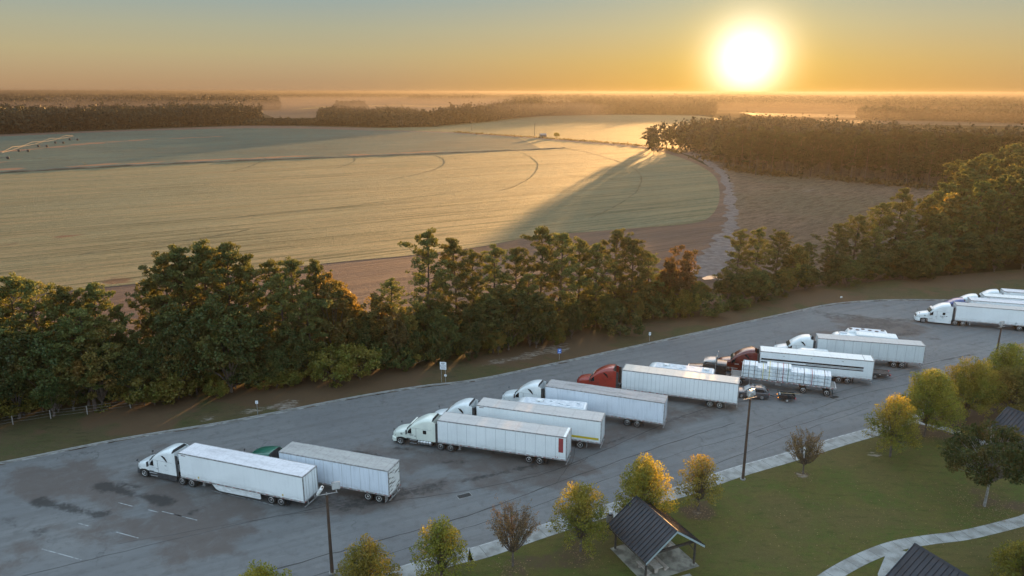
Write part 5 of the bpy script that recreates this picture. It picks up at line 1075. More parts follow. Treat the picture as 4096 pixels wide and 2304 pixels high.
def pine(seed, H=20., rad=3.6, mat=pine_l, base=.32, dens=1., qs=.185):
    rs = np.random.RandomState(seed); tb = MB(); b0, lean = rs.uniform(-.5, .5, 2), rs.uniform(-.6, .6, 2)
    def tp(f): return np.array([lean[0] * f ** 2, lean[1] * f ** 2, H * f]) + np.array([math.sin(f * 5 + b0[0]) * .15, math.cos(f * 4 + b0[1]) * .15, 0])
    tb.tube([tuple(tp(f)) for f in np.linspace(0, .97, 9)], [.26 * H / 20 * (1 - f * .85) + .02 for f in np.linspace(0, .97, 9)], 7)
    Cs = []; nb = int(34 * dens)
    blobs = [(rs.uniform(0, 6.28), rs.uniform(.35, .95), rs.uniform(.75, 1.3)) for _ in range(7)]
    for i in range(nb):
        f = base + (1 - base) * (i + rs.uniform(0, 1)) / nb; az = i * 2.4 + rs.uniform(-.4, .4); u = (f - base) / (1 - base)
        prof = (.35 + .75 * math.sin(math.pi * min(1, u * .9 + .12)) ** .8) * (1. if u < .8 else 1.15 - (u - .8) * 3.6); prof = max(prof, .2)
        for ba, bf, bk in blobs:
            if abs(f - bf) < .12 and math.cos(az - ba) > .3: prof *= bk
        L = rad * prof * rs.uniform(.65, 1.12); up = .15 + .75 * u + rs.uniform(-.1, .15)
        p0 = tp(f); d = np.array([math.cos(az), math.sin(az), up]); d /= np.linalg.norm(d); mid = p0 + d * L * .55 + np.array([0, 0, -.06 * L]); end = p0 + d * L + np.array([0, 0, .10 * L])
        tb.tube([tuple(p0), tuple(mid), tuple(end)], [.075, .045, .018], 4, False)
        for k in range(int(3 + L * 1.4)):
            q = rs.uniform(.35, 1.05); c = p0 + (end - p0) * q + rs.normal(size=3) * np.array([.45, .45, .22]) * (.5 + .5 * L / rad)
            rr_ = rs.uniform(.35, .72); m = int(40 * dens ** .3 * (rr_ / .5) ** 2); v = rs.normal(size=(m, 3)); v /= np.linalg.norm(v, axis=1)[:, None]
            v[:, 2] = v[:, 2] * .62; Cs.append((c + v * rr_ * rs.uniform(.55, 1.05, (m, 1)), v))
    c = tp(.97); v = rs.normal(size=(90, 3)); v /= np.linalg.norm(v, axis=1)[:, None]; Cs.append((c + v * np.array([.7, .7, .8]) * rs.uniform(.4, 1, (90, 1)), v))
    C = np.concatenate([a for a, _ in Cs]); Dv = np.concatenate([b for _, b in Cs]); Dv = Dv + np.array([0, 0, .7])
    return quad_mesh('crown', quads(C, qs, .42, rs, .3, Dv), mat), tb.mesh('trunk', barkp)
def broad(seed, H=14., rad=4.5, mat=oak_l, base=.12, nclump=95, qs=.19, per=150, bk=None, shape=1., trunk_r=.24, gaps=.0, twig=.0):
    """rounded broadleaf: forked limbs ending in leaf clumps over an uneven shell"""
    rs = np.random.RandomState(seed); tb = MB(); fork = H * (base + .06); cz = H * (base + 1) / 2 + H * .02; hz = H * (1 - base) / 2
    tb.tube([(0, 0, 0), (rs.uniform(-.1, .1), rs.uniform(-.1, .1), fork)], [trunk_r, trunk_r * .75], 8)
    lobes = rs.normal(size=(6, 3)); lobes /= np.linalg.norm(lobes, axis=1)[:, None]; amp = rs.uniform(-.22, .22, 6); Cs = []; Dv = []
    nl = max(10, nclump // 5); lim = []
    for i in range(nclump):
        v = rs.normal(size=3); v /= np.linalg.norm(v); v[2] = abs(v[2]) * 1.0 - .35 if rs.rand() < .75 else v[2]; v /= np.linalg.norm(v)
        k = 1 + sum(a * max(0, v @ l) ** 2 for a, l in zip(amp, lobes)) * 1.6; q = rs.uniform(.45, 1.0) ** .6
        taper = 1. if v[2] > 0 else (1 - .35 * abs(v[2]) * shape)
        c = np.array([v[0] * rad * taper, v[1] * rad * taper, v[2] * hz]) * k * q + np.array([0, 0, cz])
        c[2] = max(c[2], H * base * .8)
        rr_ = rs.uniform(.55, 1.05) * rad / 4.5 * 1.15; m = int(per * rs.uniform(.5, 1.2)); w_ = rs.normal(size=(m, 3)); w_ /= np.linalg.norm(w_, axis=1)[:, None]
        Cs.append(c + w_ * np.array([1, 1, .8]) * rr_ * rs.uniform(.3, 1.05, (m, 1)) ** .6); Dv.append(w_)
        if i < nl or twig: lim.append(c)
    for c in lim:
        mid = np.array([c[0] * .35, c[1] * .35, fork + (c[2] - fork) * .5]); tb.tube([(0, 0, fork * .92), tuple(mid), tuple(c)], [trunk_r * .42, trunk_r * .24, .015], 4, False)
    C = np.concatenate(Cs); Dv = np.concatenate(Dv)
    return quad_mesh('crown', quads(C, qs, .6, rs, .0, Dv * .6), mat), tb.mesh('trunk', bk or bark)
def vase(seed, H=6.5, rad=2.6, mat=brown_l, stems=44, leaves=2600, qs=.06, bk=None, fork=.22, trunk_r=.11, asp=.6):
    """upright fan of thin branches and twigs, leaves strung along them"""
    rs = np.random.RandomState(seed); tb = MB(); fz = H * fork; tb.tube([(0, 0, 0), (.03, .02, fz)], [trunk_r, trunk_r * .8], 7); pts = []
    for i in range(stems):
        az = i * 2.4 + rs.uniform(-.3, .3); sp = rs.uniform(.12, 1.0) ** .7; top_ = H * (1 - .28 * sp ** 2) * rs.uniform(.86, 1.02); r_ = rad * sp * rs.uniform(.85, 1.05)
        p = lambda f: np.array([math.cos(az) * r_ * f ** .8, math.sin(az) * r_ * f ** .8, fz + (top_ - fz) * (f ** (1 + .2 * sp))])
        w0 = rs.normal(size=3) * .1; L_ = [p(f) + w0 * math.sin(f * 5) for f in np.linspace(0, 1, 6)]
        tb.tube([tuple(q) for q in L_], [.045, .034, .026, .018, .012, .006], 4, False)
        for k in range(7):
            f = rs.uniform(.3, .95); a = p(f); d = rs.normal(size=3) * .5 + np.array([math.cos(az), math.sin(az), 1.1]); d /= np.linalg.norm(d); e = a + d * rs.uniform(.4, 1.1) * rad / 2.6
            tb.tube([tuple(a), tuple(e)], [.012, .004], 3, False)
            for q in range(2): pts.append((a, e))
        pts.append((p(.5), p(1.)))
    n = leaves; idx = rs.randint(0, len(pts), n); t_ = rs.rand(n, 1); A = np.array([pts[i][0] for i in idx]); B = np.array([pts[i][1] for i in idx])
    C = A + (B - A) * t_ + rs.normal(size=(n, 3)) * .10 * rad / 2.6
    return quad_mesh('crown', quads(C, qs, asp, rs), mat), tb.mesh('trunk', bk or bark)
def feathery(seed, H=6.5, rad=3.0, mat=lime_l, n=12500, qs=.085, fork=.2, nst=70, bk=None, up=.35):
    """vase tree in full leaf: many fine drooping sprays, lobed outline"""
    rs = np.random.RandomState(seed); tb = MB(); fz = H * fork; tb.tube([(0, 0, 0), (.05, 0, fz)], [.14, .11], 8); Cs = []; Ds = []
    for i in range(nst):
        az = i * 2.4 + rs.uniform(-.25, .25); sp = (i + .5) / nst; sp = sp ** .55
        lob = 1 + .13 * math.sin(az * 3 + seed) + .08 * math.sin(az * 5 + seed * 2)
        top_ = H * (1 - .72 * sp ** 2.4) * (1 + .05 * math.sin(az * 4 + seed)) * rs.uniform(.93, 1.02); r_ = rad * sp * lob * rs.uniform(.88, 1.04)
        e = np.array([math.cos(az) * r_, math.sin(az) * r_, top_ - .1]); s0 = np.array([0, 0, fz]); m1 = s0 + (e - s0) * .5 + np.array([-e[0], -e[1], 0]) * .12 + np.array([0, 0, .25])
        tb.tube([tuple(s0), tuple(m1), tuple(e)], [.05, .03, .008], 4, False)
        for f, w_ in ((1., 1.), (.8, .9), (.6, .7)):
            if f < 1 and rs.rand() < .25: continue
            c = m1 + (e - m1) * ((f - .5) * 2) if f > .5 else m1; rr_ = rs.uniform(.42, .75) * rad / 3 * w_; m = int(n / nst / 2.2 * (rr_ / .55) ** 1.6)
            v = rs.normal(size=(m, 3)); v /= np.linalg.norm(v, axis=1)[:, None]; Cs.append(c + v * rr_ * np.array([1, 1, .85]) * rs.uniform(.35, 1.08, (m, 1)) ** .7); Ds.append(v + np.array([0, 0, up]))
    C = np.concatenate(Cs); return quad_mesh('crown', quads(C, qs, .55, rs, 0, np.concatenate(Ds) * .7), mat), tb.mesh('trunk', bk or bark)

def put_tree(name, x, y, meshes, s, rz, label, cat='tree', group=None, z=.08, sxy=1.):
    t = empty(name, (x, y, z), rz, label, cat, group, (s * sxy, s * sxy, s)); link('crown', meshes[0], t); link('trunk', meshes[1], t); return t

# -- belt of trees between the lot and the fields --
PR = {'pine': [pine(s, 20, 3.9 + .25 * (s % 3), base=.14 + .07 * (s % 3), dens=1.15) for s in range(6)],
      'slim': [pine(20 + s, 20, 3.0, base=.25, dens=1.) for s in range(3)],
      'dark': [pine(30 + s, 20, 3.9, mat=pine_l, base=.22, dens=1.4) for s in range(2)],
      'oak': [broad(40 + s, 14, 4.6, oak_l, base=.0, nclump=120) for s in range(3)],
      'olive': [broad(50 + s, 14, 3.9, olive_l, base=.0, nclump=110) for s in range(3)],
      'rust': [broad(60, 14, 3.9, rust_l, base=.1)],
      'shrub': [broad(70 + s, 5, 3.3, shrub_l, base=.02, nclump=60, per=80, qs=.17, trunk_r=.08) for s in range(3)],
      'bush': [broad(75 + s, 5, 3.4, oak_l, base=.02, nclump=60, per=85, qs=.19, trunk_r=.08) for s in range(2)]}
PH = dict(pine=20, slim=20, dark=20, oak=14, olive=14, rust=14, shrub=5, bush=5)
NM = dict(pine='pine_tree', slim='pine_tree', dark='pine_tree', oak='broadleaf_tree', olive='broadleaf_tree', rust='broadleaf_tree', shrub='shrub', bush='shrub')
ADJ = dict(pine='mid-green pine', slim='slender sparse pine', dark='dark flat-topped pine', oak='dark green broadleaf tree', olive='yellowing olive broadleaf tree', rust='russet autumn tree', shrub='low yellowing shrub', bush='low dark green shrub')
BL = [(-67.1, 90.0), (-23.5, 106.5), (7.6, 121), (70.6, 158.5), (95, 168), (124, 177)]
def belt_xy(u, row):
    tx = (u * 4096 / 2576 - 2048) / FPX
    best = None
    for i, ((x0, y0), (x1, y1)) in enumerate(zip(BL[:-1], BL[1:])):
        # view plane x = k*y for a ground point near z=0 (k depends weakly on distance)
        dx, dy = x1 - x0, y1 - y0; k = tx * (math.cos(PITCH) + math.sin(PITCH) * HCAM / ((y0 + y1) / 2 + row))
        L_ = math.hypot(dx, dy); ox, oy = -dy / L_ * row, dx / L_ * row
        t_ = (k * (y0 + oy) - (x0 + ox)) / (dx - k * dy)
        if (0 <= t_ <= 1) or (i == 0 and t_ < 0) or (i == len(BL) - 2 and t_ > 1): return x0 + ox + dx * t_, y0 + oy + dy * t_
    return x0, y0
BELT = [  # kind, picture column, crown-top row, metres behind the front of the belt, width factor
 ('pine', -70, 700, 5, 1.1), ('pine', 8, 722, 8, 1), ('pine', 62, 706, 7, 1), ('pine', 118, 712, 5, 1), ('slim', 160, 745, 9, 1), ('dark', 200, 728, 5, .9), ('dark', 265, 724, 7, .95), ('pine', 318, 780, 6, .75), ('pine', 240, 786, 0.5, 1.15), ('oak', 40, 830, 1, 1), ('oak', 130, 850, 0, .9), ('pine', -30, 800, 1, 1.), ('oak', 300, 850, 3, .8),
 ('dark', 398, 712, 9, .8), ('pine', 445, 652, 8, 1.05), ('dark', 492, 628, 7, 1.05), ('dark', 545, 620, 8, 1.1), ('dark', 600, 624, 6, 1.05), ('pine', 650, 660, 7, .9), ('oak', 480, 775, 1.5, 1.), ('oak', 585, 765, .5, 1.1), ('oak', 420, 850, 1, .8), ('oak', 645, 790, 2, .9),
 ('pine', 700, 664, 8, 1), ('pine', 752, 662, 6, 1.05), ('dark', 812, 660, 8, .75), ('slim', 728, 700, 3, 1), ('olive', 850, 700, 5, .85), ('olive', 872, 690, 7, .8), ('slim', 790, 740, 2, 1.1), ('oak', 700, 870, 0, .8),
 ('olive', 955, 728, 5, .8), ('slim', 990, 708, 7, 1.1), ('olive', 1025, 770, 3, .7), ('oak', 915, 790, 4, .75), ('rust', 1000, 800, 1, .7),
 ('pine', 1084, 588, 5, 1.05), ('pine', 1150, 610, 7, 1.1), ('slim', 1192, 638, 8, 1), ('slim', 1245, 626, 6, 1.15), ('pine', 1300, 628, 8, .9), ('pine', 1362, 580, 7, 1.), ('pine', 1408, 594, 5, 1.1), ('pine', 1455, 605, 8, 1.), ('slim', 1330, 690, 3, 1.1),
 ('oak', 1118, 800, .5, .85), ('oak', 1200, 770, 2, .8), ('oak', 1280, 722, 1.5, 1.), ('oak', 1350, 745, .5, .95), ('olive', 1255, 830, 0, .8), ('oak', 1180, 850, -.5, .8),
 ('slim', 1497, 614, 5, 1.2), ('pine', 1545, 583, 7, 1.1), ('pine', 1590, 606, 5, 1.1), ('pine', 1628, 640, 7, 1.), ('oak', 1440, 770, 2, .7), ('oak', 1530, 745, 3, .7), ('olive', 1600, 740, 2, .7),
 ('rust', 1702, 636, 4, 1.), ('olive', 1660, 690, 6, .8), ('oak', 1745, 700, 3, .8),
 ('pine', 1850, 582, 8, 1.1), ('pine', 1895, 577, 6, 1.1), ('pine', 1946, 584, 8, 1.1), ('olive', 1990, 608, 7, 1.), ('oak', 2030, 622, 6, 1.), ('oak', 1830, 680, 2, .9), ('oak', 1900, 680, 1, 1.), ('pine', 2028, 612, 9, .9), ('pine', 2076, 618, 8, .9), ('olive', 1970, 690, 1, .9), ('oak', 2060, 650, 2, 1.),  # the last two pines here are added to shade the lawn trees
 ('pine', 2098, 564, 10, 1.1), ('pine', 2143, 545, 10, 1.15), ('oak', 2110, 640, 3, 1.), ('pine', 2200, 516, 14, 1.1), ('pine', 2247, 478, 16, 1.2), ('oak', 2190, 620, 3, 1.), ('pine', 2190, 570, 7, 1.), ('pine', 2270, 540, 9, 1.1), ('oak', 2270, 600, 2, 1.1), ('pine', 2318, 500, 14, 1.1), ('oak', 2340, 590, 2, 1.1), ('pine', 2350, 540, 7, 1.), ('pine', 2420, 520, 8, 1.1), ('oak', 2420, 590, 2, 1.1), ('pine', 2490, 490, 9, 1.1), ('oak', 2500, 585, 1, 1.1), ('pine', 2560, 470, 8, 1.1), ('oak', 2570, 575, 1, 1.1), ('pine', 2640, 480, 6, 1.1)]
ru = random.Random(77)
def belt_base(u): return float(np.interp(u, [-80, 0, 400, 900, 1400, 1800, 2100, 2576], [1100, 1083, 1015, 958, 872, 790, 738, 685]))
for u in range(-80, 1700, 36):
    dv = ru.choice([250, 200, 160, 120]) * (1 - u / 3200)
    if 330 < u < 380 or 885 < u < 940: dv *= .75
    BELT.append((ru.choice(['oak', 'oak', 'olive', 'slim', 'oak']), u + ru.uniform(-12, 12), belt_base(u) - dv, ru.uniform(1, 7), ru.uniform(.85, 1.15)))
for u in range(1700, 2600, 55): BELT.append((ru.choice(['oak', 'olive', 'oak']), u + ru.uniform(-15, 15), belt_base(u) - ru.uniform(70, 100), ru.uniform(1, 6), 1.15))
for u in range(-120, 1700, 24): BELT.append(('bush', u + ru.uniform(-9, 9), None, ru.uniform(7, 12), ru.uniform(1., 1.4)))  # back row of bushes added to block low sun under the crowns
for u in list(range(-80, 1700, 34)) + list(range(1700, 2640, 50)):
    BELT.append((('shrub' if ru.random() < (.62 if u < 1450 else .3) else 'bush'), u + ru.uniform(-16, 16), None, ru.uniform(-1.5, 6), ru.uniform(.7, 1.15)))
LM = [(-60, 'just outside the left edge'), (40, 'at the left edge'), (240, 'beyond the wire fence'), (560, 'behind the left white truck'), (700, 'behind the leftmost small sign'), (900, 'between the two left truck groups'), (1117, 'behind the notice board'), (1408, 'behind the small blue sign'), (1635, 'behind the small white roadside sign'), (1800, 'right of the pale dirt track'), (2117, 'behind the tiny sign on the grass'), (2350, 'behind the far right truck group'), (2600, 'at the right edge')]
BELT.sort(key=lambda q: q[1]); used = {}; counts = {}
for kind, u, v, row, wf in BELT: counts[kind] = counts.get(kind, 0) + 1
ORD = ['leftmost', 'second from the left', 'third from the left', 'fourth from the left', 'fifth from the left', 'sixth from the left', 'seventh from the left', 'eighth from the left', 'ninth from the left']
seen = {}
for i, (kind, u, v, row, wf) in enumerate(BELT):
    x, y = belt_xy(u, row)
    H_ = (max(5., ray_height(u, v, x, y)) if v else ru.uniform(2.6, 5.6)); s = H_ / PH[kind]
    if kind in ('oak', 'olive', 'rust') and s > 1.35: wf *= 1.0
    L_ = min(LM, key=lambda q: abs(q[0] - u)); key = (kind, L_[0]); k = seen.get(key, 0); seen[key] = k + 1
    tot = sum(1 for q in BELT if q[0] == kind and min(LM, key=lambda z_: abs(z_[0] - q[1]))[0] == L_[0])
    lab = '%s %s' % (ADJ[kind], L_[1]) + (', %s there' % ORD[min(k, 8)] if tot > 1 else '')
    ms = PR[kind][ru.randrange(len(PR[kind]))]
    put_tree(NM[kind], x, y, ms, s, ru.uniform(0, 6.28), lab, 'shrub' if kind in ('shrub', 'bush') else 'tree', 'shrubs at the foot of the tree belt' if kind in ('shrub', 'bush') else 'trees of the belt between lot and fields', .05, wf * (20 / H_) ** .35 if PH[kind] == 20 else wf * (14 / H_) ** .3 if PH[kind] == 14 else wf)

# -- lawn and lot-side trees --
def vh(u, v, x, y): return ray_height(u, v, x, y) - .1
GL = 'young trees along the pavement and lawn'
LT = [  # x, y, top row, builder, kwargs, width (m), label
 (-20.4, 51.6, 1432, feathery, dict(mat=lime_l), 2.6, 'young golden green tree just showing at the bottom edge, leftmost of the row'),
 (-12.4, 54.4, 1372, feathery, dict(mat=lime_l), 2.9, 'bushy yellow green tree at the foot of the left lamp post'),
 (-6.2, 56.9, 1318, feathery, dict(mat=lime_l), 2.55, 'yellow green tree with a tall pointed crown, between two paler gaps of pavement'),
 (.15, 59.4, 1258, vase, dict(mat=brown_l, leaves=9500, qs=.055, stems=56), 2.5, 'nearly bare brown tree with fanned twigs, in front of the pavement'),
 (6.66, 61.8, 1222, feathery, dict(mat=lime_l), 2.9, 'round yellow green tree just left of the litter bin'),
 (13.3, 65.6, 1158, feathery, dict(mat=lime_l, n=14500), 3.1, 'golden tree with bright orange tips behind the picnic shelter'),
 (19.72, 69.0, 1147, feathery, dict(mat=gold_l, n=9000), 2.5, 'thin golden tree standing alone on the lawn right of the shelter'),
 (33.7, 76.6, 1078, vase, dict(mat=brown_l, leaves=7000, qs=.06, H=5.5), 2.4, 'small brown twiggy tree alone by the pavement right of the lamp post'),
 (45.9, 80.9, 1000, feathery, dict(mat=lime_l), 3.2, 'olive yellow tree nearest the pavement corner, left of the big green tree'),
 (53.0, 86.4, 935, feathery, dict(mat=lime_l, n=17000), 4.0, 'largest rounded olive green tree at the bend of the drive'),
 (61.2, 91.2, 912, feathery, dict(mat=lime_l, n=17000), 4.2, 'olive green tree between the largest rounded tree and the right lamp post'),
 (70.5, 97.6, 870, feathery, dict(mat=lime_l, n=15000), 4.0, 'olive green tree at the right edge beside the lamp post'),
 (67.5, 91.5, 925, feathery, dict(mat=olive_l, n=15000), 4.0, 'duller green tree at the right edge behind the third shelter'),
 (50.46, 69.84, 1080, broad, dict(mat=dkg_l, base=.27, nclump=110, per=150, qs=.12, bk=barkg, trunk_r=.15, twig=1), 4.1, 'dark green tree with pale trunk and leaf litter below, on the right of the lawn'),
 (45.6, 56.6, 1372, feathery, dict(mat=lime_l), 2.6, 'bright yellow green tree at the bottom right corner')]
for i, (x, y, v, fn_, kw, wd, lab) in enumerate(LT):
    H_ = max(2.5, vh(0, v, x, y)); kw = dict(kw); kw['H'] = H_; kw['rad'] = wd
    if fn_ is broad: kw['rad'] = wd
    put_tree('young_tree', x, y, fn_(200 + i, **kw), 1., i * 1.3, lab, 'tree', GL, .1)
# fallen leaves
b = MB(); rr = random.Random(12)
for x, y, sp, n_ in [(19.7, 68.6, 1.6, 160), (6.7, 61.2, 1.8, 200), (33.7, 76.2, 1.0, 90), (50.4, 69.6, 4.2, 700), (0.2, 59.0, 1.5, 120), (13.6, 65., 2, 200), (55, 88, 3.5, 400), (40, 72, 9, 260), (30, 66, 8, 240), (-6, 57, 2, 160), (-12.4, 54.4, 2.2, 160), (45, 63, 7, 160), (60, 84, 5, 300)]:
    for _ in range(n_):
        px, py = rr.gauss(x, sp * .6), rr.gauss(y, sp * .6); a_ = rr.uniform(0, 6.28); s = rr.uniform(.03, .07); z = .125
        b.add([(px + s * math.cos(a_ + k * 1.57), py + s * math.sin(a_ + k * 1.57), z + rr.uniform(0, .02)) for k in range(4)], [(0, 1, 2, 3)])
tag(b.obj('fallen_leaves', M('leaf_litter', (.26, .17, .07), .8, base2=(.14, .08, .04), scale=4)), kind='stuff')

# -- woods beyond: individual trees in front, the mass behind --
MP = [pine(90 + s, 20, 4.3, mat=mid_l, base=.25 if s < 2 else .42, dens=.42, qs=.5) for s in range(3)] + [broad(95 + s, 18, 5.2, mid_l, base=.0, nclump=60, per=26, qs=.52) for s in range(2)]
MH = [20, 20, 20, 18, 18]
MQ = [pine(90 + s, 20, 4.3, mat=pine_l, base=.25 if s < 2 else .42, dens=.6, qs=.36) for s in range(3)] + [broad(95 + s, 18, 5.2, (oak_l, olive_l)[s % 2], base=.0, nclump=70, per=40, qs=.42) for s in range(2)]
def fill(poly, step, seed):
    rs = np.random.RandomState(seed); a = np.array(poly); gx, gy = np.meshgrid(np.arange(a[:, 0].min(), a[:, 0].max(), step), np.arange(a[:, 1].min(), a[:, 1].max(), step)); g = np.stack([gx.ravel(), gy.ravel()], 1)
    g = g + rs.uniform(-.42, .42, g.shape) * step; return g[in_poly(g, poly)]
def near_first(P): return P[np.argsort(np.hypot(P[:, 0], P[:, 1]))]
hill = Dz(19., (2300, 520), (2340, 470), (2375, 440), (2405, 408), (2440, 385)) + [(330, 420), (420, 330), (230, 215), (125, 186), (100, 176)]
fore = Dz(0., (1625, 368), (1690, 375), (1760, 392), (1830, 418), (1900, 442), (2050, 444), (2200, 456), (2330, 470)) + [(330, 400), (420, 330), (640, 420)] + Dz(20., (2600, 318), (2250, 305), (2000, 290), (1900, 286), (1800, 292), (1700, 304), (1640, 318))
far_row = Dz(20., (2120, 298), (2300, 300), (2576, 306), (2700, 308)) + Dz(20., (2700, 302), (2400, 295), (2150, 293))
P1 = near_first(fill(hill, 9., 3)); P2 = near_first(fill(fore, 8.4, 4))
P2 = P2[~in_poly(P2, hill)]
P1 = P1[np.abs(P1[:, 0] / P1[:, 1]) < .80]; P2 = P2[np.abs(P2[:, 0] / P2[:, 1]) < .80]
ru = random.Random(5)
n_p, n_b, rest = 0, 0, []
for src, P in (('hill', P1), ('fore', P2)):
    for x, y in P.tolist():
        k = ru.choice([0, 1, 2, 0, 3, 4] if src == 'hill' else [0, 1, 2, 2, 0, 1, 3, 4]); hh = ru.uniform(16.5, 22.5) if k < 3 else ru.uniform(13, 19)
        if k < 3 and n_p < 215: n_p += 1
        elif k >= 3 and n_b < 230: n_b += 1
        else: rest.append((x, y, hh, k)); continue
        s = hh / MH[k]
        if src == 'hill': lab, grp = ('tall pine' if k < 3 else 'broadleaf tree') + ' in the dense wood rising at the right edge behind the belt', 'pines of the wood at the right edge' if k < 3 else 'broadleaf trees of the wood at the right edge'
        else: lab, grp = ('hazy pine' if k < 3 else 'hazy broadleaf tree') + ' in the sunlit wood between the round field and the sun', 'pines of the wood below the sun' if k < 3 else 'broadleaf trees of the wood below the sun'
        put_tree('pine_tree' if k < 3 else 'broadleaf_tree', x, y, (MQ if src == 'hill' else MP)[k], s, ru.uniform(0, 6.28), lab, 'tree', grp, -.2, ru.uniform(.95, 1.25))
def mass_tree(rs, H_, rad, nq, qs):
    v = rs.normal(size=(nq, 3)); v /= np.linalg.norm(v, axis=1)[:, None]; z0 = .52; k = 1 + .25 * np.sin(v[:, 0] * 5 + rs.uniform(0, 6)) * np.cos(v[:, 1] * 4)
    C = v * np.array([rad, rad, H_ * .46]) * (k * rs.uniform(.55, 1.05, nq))[:, None] + np.array([0, 0, H_ * z0]); C[:, 2] = np.maximum(C[:, 2], .4)
    return quads(C, qs, .8, rs, 0, v * .5)
def mass(name, pts, mat, nq=70, qs=1.3, seed=0, variants=14, hmul=1.):
    """pts: (x, y, height, rad) -> one mesh"""
    rs = np.random.RandomState(seed); var = [mass_tree(rs, 1., 1., nq, 1.) for _ in range(0)]; out = []
    base = []
    for _ in range(variants):
        v = rs.normal(size=(nq, 3)); v /= np.linalg.norm(v, axis=1)[:, None]; k = 1 + .3 * np.sin(v[:, 0] * 5 + rs.uniform(0, 6)) * np.cos(v[:, 1] * 4 + rs.uniform(0, 6)); C = v * (k * rs.uniform(.6, 1.05, nq))[:, None]; base.append((C, v))
    for x, y, h, r_ in pts:
        C, v = base[rs.randint(variants)]; a_ = rs.uniform(0, 6.28); ca, sa = math.cos(a_), math.sin(a_); Cr = np.stack([C[:, 0] * ca - C[:, 1] * sa, C[:, 0] * sa + C[:, 1] * ca, C[:, 2]], 1)
        out.append(quads(Cr * np.array([r_, r_, h * .47]) + np.array([x, y, h * .52]), qs, .8, rs, 0, None))
    Q = np.concatenate(out); Q[:, :, 2] = np.maximum(Q[:, :, 2], -.3); o = link(name, quad_mesh(name, Q, mat)); tag(o, kind='stuff'); return o
print('individual wood trees', n_p, n_b, 'rest', len(rest))
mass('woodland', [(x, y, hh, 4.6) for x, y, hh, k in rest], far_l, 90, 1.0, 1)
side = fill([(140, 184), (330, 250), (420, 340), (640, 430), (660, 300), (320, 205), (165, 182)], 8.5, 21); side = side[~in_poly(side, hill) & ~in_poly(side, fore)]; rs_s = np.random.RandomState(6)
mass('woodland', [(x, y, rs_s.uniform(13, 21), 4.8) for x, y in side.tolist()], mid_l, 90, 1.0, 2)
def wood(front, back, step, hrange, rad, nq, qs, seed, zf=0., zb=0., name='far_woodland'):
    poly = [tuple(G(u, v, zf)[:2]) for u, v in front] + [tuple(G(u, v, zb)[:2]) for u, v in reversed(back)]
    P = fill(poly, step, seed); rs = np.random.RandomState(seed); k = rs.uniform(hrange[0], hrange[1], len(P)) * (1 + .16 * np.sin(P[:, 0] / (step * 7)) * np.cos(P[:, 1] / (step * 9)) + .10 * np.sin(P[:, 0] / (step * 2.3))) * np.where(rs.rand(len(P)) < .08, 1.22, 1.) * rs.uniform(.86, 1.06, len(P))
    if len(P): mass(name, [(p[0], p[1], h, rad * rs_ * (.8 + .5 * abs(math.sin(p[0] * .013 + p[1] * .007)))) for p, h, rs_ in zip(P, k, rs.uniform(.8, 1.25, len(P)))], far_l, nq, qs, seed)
    print(name, len(P))
# dark wood left beyond the round field
wood([(-250, 355), (0, 340), (200, 331), (400, 323), (618, 316)], [(-250, 322), (0, 314), (200, 308), (400, 304), (618, 300)], 7, (19, 23), 4.4, 80, 1.2, 11)
wood([(618, 317), (800, 317), (1000, 321), (1100, 319)], [(618, 312), (800, 311), (1000, 308), (1100, 309)], 6, (7, 9), 3., 60, 1., 12)
wood([(806, 317), (1000, 320), (1150, 313), (1250, 303)], [(806, 298), (1000, 300), (1150, 300), (1250, 295)], 7, (14, 17), 4., 70, 1.2, 13)
wood([(1100, 318), (1230, 306), (1360, 292), (1480, 288), (1620, 287), (1800, 289)], [(1100, 306), (1230, 298), (1360, 283), (1480, 280), (1620, 279), (1800, 280)], 9, (17, 24), 4.8, 70, 1.5, 14)
wood([(1225, 298), (1290, 292), (1362, 290)], [(1225, 292), (1290, 288), (1362, 285)], 8, (24, 29), 5.5, 80, 1.5, 15)
wood([(622, 314), (655, 313)], [(622, 308), (655, 308)], 8, (22, 25), 5.5, 80, 1.4, 16)
wood([(848, 281), (915, 280)], [(848, 277), (915, 276)], 12, (19, 27), 8, 110, 2.2, 17)
# hazy bands further out
bands = [([(-300, 286), (0, 284), (350, 282), (700, 279)], [(-300, 264), (0, 262), (350, 258), (700, 258)], 13, (18, 25), 7, 55, 2.4), ([(1030, 262), (1280, 262)], [(1030, 252), (1300, 252)], 15, (18, 24), 8, 45, 2.8), ([(1290, 272), (1450, 275), (1700, 274), (1850, 270)], [(1290, 254), (1450, 254), (1700, 253), (1850, 255)], 15, (17, 26), 8, 45, 2.8),
         ([(1840, 268), (2000, 270), (2300, 280), (2576, 290), (2700, 292)], [(1840, 256), (2000, 258), (2300, 262), (2576, 266), (2700, 266)], 15, (17, 25), 8, 45, 2.8), ([(2160, 300), (2400, 304), (2700, 312)], [(2160, 294), (2400, 297), (2700, 303)], 10, (15, 20), 5, 60, 1.8),
         ([(-300, 257), (100, 256), (500, 253), (900, 250)], [(-300, 249), (100, 248), (500, 247), (900, 246)], 30, (17, 24), 15, 34, 5.5), ([(900, 250), (1300, 250), (1800, 252), (2300, 256), (2700, 260)], [(900, 245), (1300, 244), (1800, 246), (2300, 250), (2700, 253)], 30, (17, 24), 15, 34, 5.5),
         ([(-400, 246), (600, 243), (1300, 241.5), (2000, 243), (2900, 248)], [(-400, 242), (600, 239.5), (1300, 238.5), (2000, 239.5), (2900, 243)], 60, (17, 25), 30, 26, 11), ([(-600, 240.8), (1300, 237.5), (3100, 241)], [(-600, 237.6), (1300, 235), (3100, 238)], 150, (18, 28), 80, 16, 28)]
